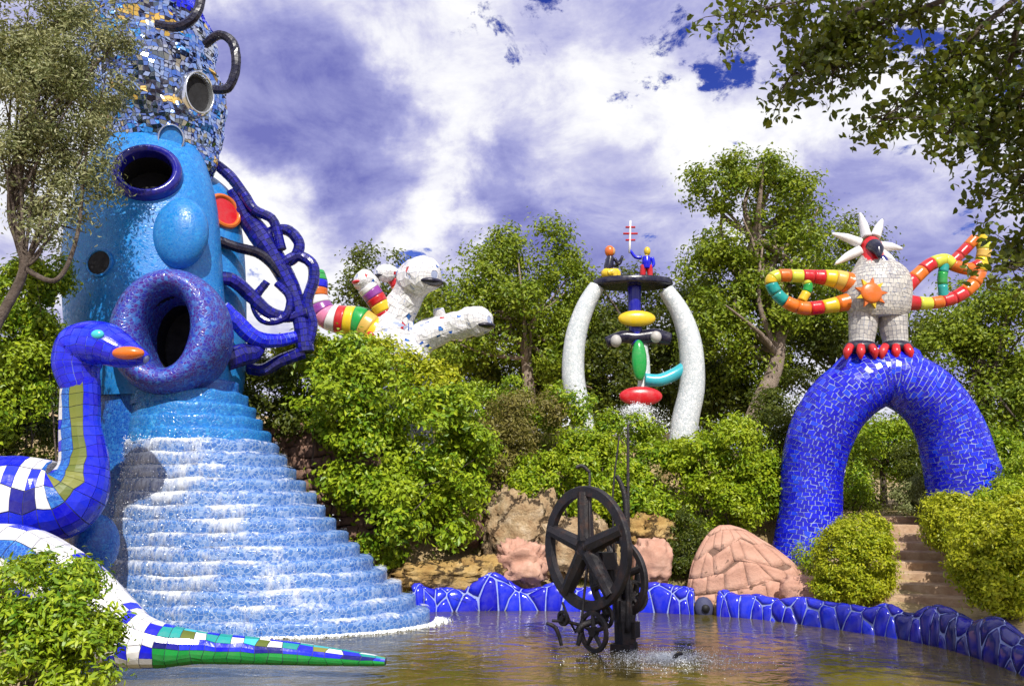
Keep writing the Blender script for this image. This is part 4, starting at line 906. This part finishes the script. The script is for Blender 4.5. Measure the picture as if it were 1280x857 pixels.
boulder('rock', 'golden cracked rock above the squared pink block', P(812, 664, 17.6), (.52, .45, .36), 'sandstone', 14, .28, 2.2)
boulder('rock', 'squared pink block of stone beside the dark conical bush', P(815, 702, 17.0), (.42, .4, .50), 'rock_pink', 16, .16, 1.8)
boulder('rock', 'small tan stone on the slope under the big leafy bush', P(578, 655, 18.0), (.5, .45, .5), 'masonry', 18, .2, 2.0)
for i in range(26):                                            # scattered stones behind the kerb
    px = random.uniform(535, 850); q = PZ(px, random.uniform(733, 740), .3); r_ = random.uniform(.05, .12)
    boulder('stone', 'small loose tan stone on the sandy strip behind the blue kerb', (q[0], q[1], gz(q[0], q[1])+r_*.3), (r_*1.3, r_, r_*.7), 'rock_pale', 40+i, .2, 1.5, group='loose stones behind the kerb')
boulder('rock', 'low reddish rock at the sloping end of the carved pink rock', P(1004, 738, 15.8), (.42, .3, .26), 'rock_pink', 61, .16, 1.6)
# the carved pink rock: shaped core clad with cut stone pieces
pk = pxloft([(768, 858, 1036, 16.55, .24), (745, 858, 1028, 16.55, .26), (724, 861, 1012, 16.55, .28), (702, 866, 990, 16.55, .3), (680, 876, 962, 16.55, .3), (664, 888, 935, 16.55, .26), (656, 900, 912, 16.55, .2)])
pks0 = loft_surf(pk)
def pks(u, v):
    u = np.asarray(u, float); v = np.asarray(v, float); v = np.clip(v+4*v*(1-v)*(.10*np.sin(2*math.pi*u*1.0+2.6)+.05*np.sin(2*math.pi*u*3)), 0, 1); p = pks0(u, v); return p+np.array([0, -1., .3])*(.07*vnoise(p*1.7, 91))[..., None]
cpk = P(945, 750, 16.55); pr_ = thing('carved_rock', (cpk[0], cpk[1], gz(cpk[0], cpk[1])), 'large smooth pink rock with cut joints sloping down to the right', 'rock')
V, F = grid(pks, 40, 24); mesh('core', V, F, 'masonry', pr_, True); T = tiles(pks, 17, 5, .014, .006, .24, 4, True)
single_tiles('stone_piece', T, 4, lambda u, v, i: 'rock_pink', pr_, None, True)
# dry stone retaining wall behind the cascade
wl = thing('stone_wall', P(360, 640, 17.4), 'dark rough stone retaining wall half hidden behind the cascade and bushes', 'wall')
A, Bp = P(296, 560, 17.9), P(470, 560, 17.2); za, zb_ = .6, P(0, 528, 17.6)[2]
V = []; dwl = (Bp-A); dwl[2] = 0; LW = np.linalg.norm(dwl); dwl /= LW; nw = np.array([dwl[1], -dwl[0], 0])
def wsf(u, v): return A*[1, 1, 0]+dwl*(np.asarray(u)[..., None]*LW)+np.array([0, 0, 1])*(za+(zb_-za)*np.asarray(v))[..., None]+nw*(.06*np.sin(np.asarray(u)*9)*np.sin(np.asarray(v)*7))[..., None]
mb = MB(); cc = A+dwl*LW/2; mb.add(*box((cc[0]-nw[0]*.3, cc[1]-nw[1]*.3, (za+zb_)/2), (LW, .48, zb_-za), math.atan2(dwl[1], dwl[0]))); mb.build('mortar', 'mortar', wl)
T = tiles(wsf, 15, 13, .10, .05, .26, 2, True, closed=False); single_tiles('stone', T, 2, lambda u, v, i: 'masonry', wl, None, True)
# ------------------------------------------------------------------ trees behind
tree('oak_tree', 'round crowned oak with pale trunk between the white sculpture and the columns', [(610, 350, 62, 52, 29), (660, 330, 60, 48, 29.5), (705, 365, 50, 55, 29), (585, 395, 48, 50, 28.5), (640, 410, 75, 60, 28.5), (700, 430, 52, 55, 28.5), (560, 420, 40, 50, 28)], 'lf_oak', [(661, 505), (660, 470), (655, 430), (650, 390)], 28.6, 760, 46, .15, seed=1, bark='bark_pale', r0=.26, sig=.26)
tree('oak_tree', 'small dark oak peeking out behind the white branching sculpture', [(470, 350, 36, 34, 33), (505, 365, 28, 32, 33), (450, 372, 26, 28, 33), (540, 410, 40, 50, 32)], 'lf_dark', [(485, 470), (484, 420), (480, 380)], 33, 330, 34, .16, seed=2, r0=.2)
tree('oak_tree', 'dark dense oak filling the gap between the two white columns', [(790, 400, 70, 55, 30), (770, 455, 60, 55, 29), (830, 460, 55, 55, 29), (745, 400, 45, 60, 30.5), (800, 500, 70, 40, 28)], 'lf_dark', [(800, 560), (800, 500), (795, 440)], 29.5, 640, 44, .16, seed=3, r0=.24)
tree('oak_tree', 'tallest open crowned oak with a leaning pinkish trunk behind the blue arch', [(905, 235, 42, 42, 24), (945, 222, 40, 34, 24), (985, 255, 48, 40, 24.5), (1020, 295, 42, 38, 24.5), (925, 300, 58, 44, 24), (975, 335, 60, 44, 24), (900, 360, 46, 46, 24), (950, 395, 62, 40, 24.5), (895, 420, 38, 40, 24), (1020, 370, 42, 45, 25), (935, 455, 50, 36, 25)], 'lf_oak', [(940, 545), (950, 505), (968, 462), (972, 420), (955, 360), (945, 290)], 24, 900, 44, .135, seed=4, bark='bark_pale', r0=.30, sig=.22, shell=(.4, 1.02))
tree('oak_tree', 'dark tree behind the bird between its body and the tall oak', [(1040, 400, 50, 45, 27), (1070, 330, 40, 40, 28), (1010, 440, 50, 50, 27), (1120, 420, 45, 45, 27)], 'lf_dark', [(1060, 560), (1055, 500), (1050, 440)], 27, 480, 40, .15, seed=5, r0=.2)
tree('oak_tree', 'light green tree with bare dark branches to the right of the arch', [(1215, 400, 60, 44, 21), (1262, 390, 48, 44, 20.5), (1185, 450, 48, 46, 21), (1250, 460, 60, 50, 20.5), (1220, 520, 60, 44, 20.5), (1290, 520, 40, 60, 20)], 'lf_oak', [(1240, 610), (1238, 560), (1230, 500), (1225, 440)], 20.6, 720, 40, .11, seed=6, r0=.14, sig=.2, shell=(.35, 1.02))
tree('oak_tree', 'tree seen through the opening of the blue arch', [(1095, 560, 34, 34, 27), (1130, 555, 30, 34, 27), (1070, 575, 22, 30, 26)], 'lf_mid', [(1105, 640), (1104, 600), (1100, 570)], 27, 300, 36, .12, seed=7, r0=.12)
tree('oak_tree', 'dark low oak on the ridge left of the white columns', [(700, 470, 50, 40, 31), (640, 475, 60, 35, 32), (585, 465, 50, 38, 31)], 'lf_dark', [(690, 530), (690, 500), (690, 480)], 31, 420, 40, .17, seed=8, r0=.15)
tree('oak_tree', 'dense dark oak behind the right white column', [(880, 470, 45, 50, 27), (870, 400, 34, 44, 28), (905, 500, 40, 36, 26)], 'lf_dark', [(885, 560), (884, 520), (880, 480)], 27, 420, 40, .15, seed=9, r0=.18)
# ------------------------------------------------------------------ shrubs on the banks
fl = lambda x, y: ground_z(x, y)+.02
shrub('leafy_bush', 'largest bright leafy bush hanging over the bank beside the cascade', [(450, 490, 92, 56, 17.6), (520, 560, 88, 72, 17.2), (455, 590, 62, 62, 17.0), (540, 630, 62, 60, 16.9), (400, 470, 50, 40, 17.8), (480, 640, 48, 52, 16.9), (575, 580, 38, 50, 17.3)], 'lf_mid', 1000, 40, .125, .55, .13, seed=20, shell=(.66, 1.05), base=(-2.6, 18.2))
shrub('leafy_bush', 'yellow green bush along the hilltop below the white sculpture', [(410, 448, 60, 26, 18.6), (470, 458, 60, 26, 18.8), (530, 480, 40, 26, 18.8), (380, 440, 34, 22, 18.2)], 'lf_lime', 420, 36, 0.104, .55, .10, seed=21, shell=(.6, 1.02))
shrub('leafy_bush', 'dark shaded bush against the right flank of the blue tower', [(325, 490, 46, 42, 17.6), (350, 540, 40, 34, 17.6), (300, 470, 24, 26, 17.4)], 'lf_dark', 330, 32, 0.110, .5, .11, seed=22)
shrub('scrub_bush', 'dry brownish scrub on the hill right of the largest bush', [(610, 525, 55, 30, 19.5), (660, 520, 44, 28, 20), (600, 565, 40, 36, 18.8), (640, 570, 36, 30, 18.8)], 'lf_brown', 420, 32, 0.098, .4, .12, seed=23)
shrub('leafy_bush', 'olive green bush behind the dry scrub on the crest', [(580, 505, 40, 22, 20.5), (640, 500, 50, 20, 21), (700, 512, 40, 24, 20.5)], 'lf_mid', 330, 32, 0.098, .5, .1, seed=24)
shrub('leafy_bush', 'bright green bush right behind the top of the iron wheel', [(715, 575, 56, 40, 18.6), (680, 600, 36, 34, 18.4), (760, 600, 44, 42, 18.4), (720, 620, 60, 30, 18.2)], 'lf_bright', 620, 37, 0.098, .5, .10, seed=25, shell=(.65, 1.03))
shrub('leafy_bush', 'pale green bush below the white columns beside the mast', [(770, 560, 44, 34, 19.2), (815, 575, 36, 40, 18.8), (800, 625, 44, 34, 18.2)], 'lf_mid', 420, 37, 0.098, .5, .10, seed=26, shell=(.65, 1.03))
shrub('leafy_bush', 'brightest rounded lime bush left of the blue arch', [(905, 570, 66, 46, 18.6), (870, 600, 44, 46, 18.4), (940, 608, 36, 42, 18.3), (895, 632, 48, 34, 18.1)], 'lf_bright', 760, 41, 0.091, .5, .10, seed=27, shell=(.7, 1.03))
shrub('leafy_bush', 'dark green conical bush beside the carved pink rock', [(858, 672, 22, 34, 17.5), (854, 690, 20, 22, 17.4)], 'lf_dark', 230, 36, 0.073, .35, .07, seed=28, shell=(.7, 1.03))
shrub('clipped_bush', 'clipped rounded bush between the left foot of the arch and the stairs', [(1068, 702, 45, 48, 15.0), (1078, 670, 34, 26, 15.3), (1062, 732, 42, 22, 14.9)], 'lf_lime', 820, 40, .06, .5, .06, seed=29, shell=(.85, 1.02), wob=.08, inner=.1)
shrub('hedge_bush', 'rounded hedge bush growing right beside the stairs', [(1196, 655, 38, 34, 15.4), (1226, 695, 30, 38, 14.6), (1176, 640, 18, 22, 16.2)], 'lf_lime', 620, 39, 0.071, .5, .07, seed=30, shell=(.8, 1.02), wob=.1)
shrub('hedge_bush', 'large hedge bush on the right bank spilling toward the kerb', [(1250, 700, 56, 54, 12.9), (1290, 680, 50, 60, 12.8), (1256, 738, 36, 28, 12.6), (1230, 660, 40, 34, 13.6)], 'lf_lime', 780, 39, 0.067, .5, .07, seed=31, shell=(.8, 1.02), wob=.1)
shrub('hedge_bush', 'bush at the right foot of the blue arch', [(1270, 625, 34, 34, 15.6), (1255, 640, 30, 26, 15.4), (1285, 590, 24, 26, 16)], 'lf_bright', 330, 36, 0.073, .5, .08, seed=32)
shrub('pale_shrub', 'small silvery shrub beside the top of the stairs', [(1140, 622, 17, 20, 17.8), (1144, 605, 12, 10, 17.9)], 'lf_pale', 120, 26, .05, .45, .06, seed=33, stem=.012)
shrub('small_plant', 'small leafy plant at the left foot of the blue arch', [(1012, 690, 15, 18, 16.6), (1010, 705, 12, 12, 16.5)], 'lf_bright', 70, 20, .055, .4, .07, seed=34, stem=.01)
shrub('leafy_bush', 'shadowy bush inside the arch left of the path', [(1066, 600, 20, 26, 20.5), (1058, 560, 14, 40, 21.5), (1072, 622, 14, 16, 20)], 'lf_mid', 200, 28, 0.073, .5, .09, seed=35)
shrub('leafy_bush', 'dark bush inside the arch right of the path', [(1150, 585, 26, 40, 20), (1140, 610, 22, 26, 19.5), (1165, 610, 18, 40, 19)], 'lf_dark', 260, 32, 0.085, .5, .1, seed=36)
shrub('tall_bush', 'tall leafy bush left of the blue tower behind the serpent', [(35, 370, 44, 46, 13.6), (20, 430, 54, 56, 13.5), (45, 460, 40, 50, 13.6), (10, 500, 44, 44, 13.4), (60, 350, 22, 30, 13.8)], 'lf_mid', 760, 39, 0.085, .5, .10, seed=37, shell=(.65, 1.03), base=(-8.6, 14.0))
shrub('foreground_bush', 'sunlit pointed leaf bush in front of the serpent body', [(40, 750, 56, 52, 7.6), (90, 770, 44, 48, 7.5), (30, 810, 60, 50, 7.3), (100, 825, 44, 40, 7.3), (120, 790, 22, 26, 7.5)], 'lf_mid', 620, 26, .075, .30, .06, seed=38, detail=1, up=.7, base=(-4.3, 7.5))
# more growth that closes the view along the ridge and behind the arch
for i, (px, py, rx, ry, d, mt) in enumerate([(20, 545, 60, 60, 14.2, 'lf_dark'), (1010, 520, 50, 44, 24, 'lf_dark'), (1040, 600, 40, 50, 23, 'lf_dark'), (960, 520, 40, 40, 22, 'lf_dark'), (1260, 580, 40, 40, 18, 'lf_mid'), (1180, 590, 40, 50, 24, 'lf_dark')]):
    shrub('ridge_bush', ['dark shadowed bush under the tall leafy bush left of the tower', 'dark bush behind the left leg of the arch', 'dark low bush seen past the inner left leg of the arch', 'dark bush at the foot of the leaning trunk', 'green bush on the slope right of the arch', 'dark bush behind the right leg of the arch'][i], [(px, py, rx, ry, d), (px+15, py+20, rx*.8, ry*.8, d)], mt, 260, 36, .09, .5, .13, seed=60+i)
shrub('hedge_bush', 'wide hedge bush on the open slope beyond the large hedge bush', [(1370, 690, 70, 60, 13.2), (1440, 670, 60, 60, 14), (1340, 640, 50, 40, 15)], 'lf_lime', 520, 36, .07, .5, .09, seed=70)
shrub('leafy_bush', 'loose green bush higher up the slope behind the wide hedge bush', [(1400, 600, 70, 50, 18), (1480, 600, 70, 60, 17.5), (1330, 590, 40, 44, 18.5)], 'lf_mid', 420, 36, .10, .5, .12, seed=71)
tree('oak_tree', 'oak standing on the slope past the light green tree', [(1400, 420, 80, 60, 24), (1450, 470, 70, 60, 24), (1360, 480, 60, 56, 24.5), (1420, 530, 80, 50, 23.5)], 'lf_oak', [(1410, 620), (1410, 560), (1405, 480)], 24, 480, 40, .14, seed=72)
# far wood behind everything, reads as one mass
wt = bpy.data.objects.new('far_wood', None)
r_ = np.random.default_rng(5); blobs = []
for i in range(46):
    x = -60+i*3.0+r_.normal(0, 1); y = 44+r_.uniform(0, 14); z = gz(x, y)+r_.uniform(1.5, 3.2); blobs.append(((x, y, z), (2.6, 2.2, 2.6)))
o = crown(None, blobs, 1500, 26, .34, .6, 'lf_dark', .5, 77, name='far_wood'); tag(o, 'far dark wood beyond the hilltop trees', None, None, 'stuff')

# ------------------------------------------------------------------ olive tree at the upper left
ob = [(60, 50, 78, 60, 12.6), (20, 30, 60, 60, 12.4), (115, 95, 46, 52, 12.7), (50, 140, 74, 60, 12.4), (85, 200, 48, 52, 12.6), (25, 220, 50, 56, 12.3), (110, 20, 50, 40, 12.7), (60, 275, 34, 34, 12.4), (10, 100, 50, 50, 12.2), (140, 55, 22, 26, 12.7), (95, 250, 28, 30, 12.6)]
ol = thing('olive_tree', (P(-20, 640, 12.4)[0], 12.4, gz(P(-20, 640, 12.4)[0], 12.4)), 'grey green small leaved tree overhanging the mirrored top of the tower', 'tree')
blobs = [bl(*b) for b in ob]; tb = P(-20, 640, 12.4); tb[2] = gz(tb[0], 12.4)-.1
tp = [tb, P(-30, 520, 12.4), P(-10, 420, 12.4), P(30, 335, 12.4), P(14, 270, 12.4), P(20, 200, 12.4), P(45, 120, 12.5), P(60, 50, 12.6)]
mb = MB(); mb.add(*tube(tp, [.13, .10, .085, .07, .06, .05, .035, .02], 12, 50)); mb.build('trunk', 'bark', ol, True)
mb = MB(); mb.add(*tube(pxpath([(30, 335, 12.4), (70, 350, 12.4), (95, 300, 12.5), (105, 220, 12.6), (115, 120, 12.7)]), [.045, .04, .032, .025, .012], 9, 30))
for c, rad in blobs:
    for q in range(3):
        s = np.array(tp[random.randint(3, 6)]); e = np.array(c)+RNG.normal(0, .5, 3)*np.array(rad); mb.add(*tube([s, (s+e)/2+RNG.normal(0, .08, 3), e], [.03, .02, .006], 6, 8))
mb.build('limbs', 'bark', ol, True)
crown(ol, blobs, 640, 58, .086, .34, 'lf_olive', .14, 50, name='crown', shell=(.25, 1.05), inner=.2, wob=.3)

# ------------------------------------------------------------------ oak whose branches hang into the view at the upper right
ok = thing('overhanging_oak', (7.2, 6.0, gz(7.2, 6.0)), 'dark leaved oak boughs hanging down in the upper right over the pool', 'tree')
mb = MB(); mb.add(*tube([(7.2, 6.0, .1), (7.0, 6.0, 2.2), (6.6, 6.1, 4.2), (6.0, 6.3, 5.6), (5.6, 6.4, 7.0)], [.28, .22, .18, .14, .08], 14, 30)); mb.build('trunk', 'bark', ok, True)
OB = {'a': [(1500, -60), (1380, -70), (1250, -40), (1120, -10), (1010, 0), (915, 22)], 'b': [(1400, -60), (1300, -20), (1220, 40), (1180, 90), (1135, 125), (1095, 155)], 'c': [(1440, 40), (1350, 60), (1290, 110), (1245, 150), (1235, 185)], 'd': [(1480, 230), (1380, 250), (1300, 265), (1272, 300), (1262, 335)],
      'e': [(1250, -40), (1180, 0), (1100, 30), (1030, 60), (985, 98)], 'f': [(1380, 120), (1320, 170), (1280, 220), (1256, 250)], 'g': [(1120, -10), (1060, 20), (1050, 60), (1040, 95)], 'h': [(1300, -20), (1270, 40), (1260, 80), (1215, 130), (1180, 170)]}
mb = MB(); CC = []; CN = []
r_ = np.random.default_rng(3); dd = 6.2
for k, pts in OB.items():
    W = np.array([P(a, b, dd+.15*math.sin(i*2+len(CC)*.01)) for i, (a, b) in enumerate(pts)]); mb.add(*tube(W, [.035, .026, .018, .012, .007][:len(W)] or .02, 7, 26))
    for q in range(62 if k not in 'df' else 34):
        f = r_.uniform(.3, 1.0); s = cr_interp(W, np.array([f]))[0]; e = s+r_.normal(0, 1, 3)*[.17, .17, .12]+[0, 0, -.06]; mb.add(*tube([s, (s+e)/2+r_.normal(0, .02, 3), e], [.006, .004, .002], 5, 3))
        m_ = r_.integers(12, 24); o_ = e+r_.normal(0, 1, (m_, 3))*.06; CC.append(o_); CN.append(r_.normal(0, 1, (m_, 3))+[0, 0, .5])
for (a, b), s in zip([(1500, -60), (1440, 40), (1480, 230), (1380, 120), (1400, -60)], [(6.0, 6.3, 5.6), (6.3, 6.2, 4.9), (6.8, 6.05, 3.4), (6.4, 6.15, 4.6), (6.0, 6.3, 5.5)]):
    e = P(a, b, dd); mb.add(*tube([s, (np.array(s)+e)/2+[0, 0, .1], e], [.08, .055, .035], 8, 8))
mb.build('limbs', 'bark', ok, True)
V, F = leaf_geo(np.concatenate(CC), np.concatenate(CN), .078, .52, 1); o = mesh('leaves', V, F, 'lf_dark', ok); tag(o, kind='stuff')
crown(ok, [((7.3, 5.6, 6.2), (1.9, 1.5, 1.2)), ((6.9, 5.2, 7.4), (1.6, 1.5, 1.0)), ((5.6, 5.6, 7.3), (1.5, 1.2, .6)), ((8.4, 6.4, 5.2), (1.2, 1.2, 1.2)), ((4.2, 4.4, 7.6), (1.8, 1.4, .8)), ((2.8, 4.6, 7.8), (1.2, 1.1, .7))], 900, 24, .085, .5, 'lf_dark', .14, 88, name='crown')  # last two unseen leaf masses added to shade the hanging boughs

# ------------------------------------------------------------------ grass tufts and litter on the bank
def tufts(name, label, pts, hgt, per, mat, parent=None):
    Vs = []; Fs = []; n = 0
    for p in pts:
        for q in range(per):
            b = np.array(p)+RNG.normal(0, .06, 3)*[1, 1, 0]; t = b+np.array([RNG.normal(0, .10), RNG.normal(0, .10), hgt*RNG.uniform(.5, 1.2)]); w = RNG.normal(0, .008, 3)*[1, 1, 0]
            Vs += [b-w, b+w, t]; Fs.append([n, n+1, n+2]); n += 3
    o = mesh(name, np.array(Vs), np.array(Fs), mat, parent); tag(o, label, None, None, 'stuff')
pts = []
for i in range(420):
    x = random.uniform(-3.5, 5); y = random.uniform(16.3, 22); pts.append((x, y, gz(x, y)))
for i in range(120):
    q = PZ(random.uniform(560, 860), random.uniform(735, 748), .3); pts.append((q[0], q[1], gz(q[0], q[1])))
tufts('grass', 'dry and green grass tufts on the bank behind the kerb', pts, .16, 22, 'grass')
pts = [P(random.uniform(560, 740), 0, 1)*0+np.array([x, y, gz(x, y)]) for x, y in [(random.uniform(-1.6, 2.2), random.uniform(20.5, 22.2)) for i in range(170)]]
tufts('tall_grass', 'tall pale green grass along the crest left of the columns', pts, .75, 34, 'grass')
# ground leaf litter so that the slopes are not bare
x = RNG.uniform(-9, 12, 9000); y = RNG.uniform(16.2, 30, 9000); s = pool_dist(x, y); k = (s > .9); x, y = x[k], y[k]
V, F = leaf_geo(np.stack([x, y, ground_z(x, y)+.02], -1), RNG.normal(0, .4, (len(x), 3))+[0, 0, 1], .09, .5); o = mesh('leaf_litter', V, F, 'lf_brown', None); tag(o, 'dry fallen leaves scattered over the hill slope', None, None, 'stuff')

# ------------------------------------------------------------------ fountain spray
b0 = P(793, 512, 21.6); n = 9500; ph = RNG.uniform(0, 2*math.pi, n); sp_ = np.abs(RNG.normal(0, .42, n)); tt = RNG.uniform(0, 1, n)
Cq = np.stack([b0[0]+np.cos(ph)*sp_*tt*1.6, b0[1]-.5+np.sin(ph)*sp_*tt, b0[2]+.28*np.sin(tt*2.2)-.9*tt**2+RNG.normal(0, .06, n)-.1], -1)
droplets('fountain_spray', Cq, .02, 'fine white spray bursting under the red hanging form')
c = P(832, 806, 11.7); n = 7000; ph = RNG.uniform(0, 6.283, n); rr = np.abs(RNG.normal(0, .42, n))
droplets('pool_splash', np.stack([c[0]+np.cos(ph)*rr*1.3, c[1]+np.sin(ph)*rr, .006+np.abs(RNG.normal(0, .035, n))*np.exp(-rr)], -1), .012, 'white splashing drops on the pool beside the iron machine')
print('leaves', NLEAF[0])
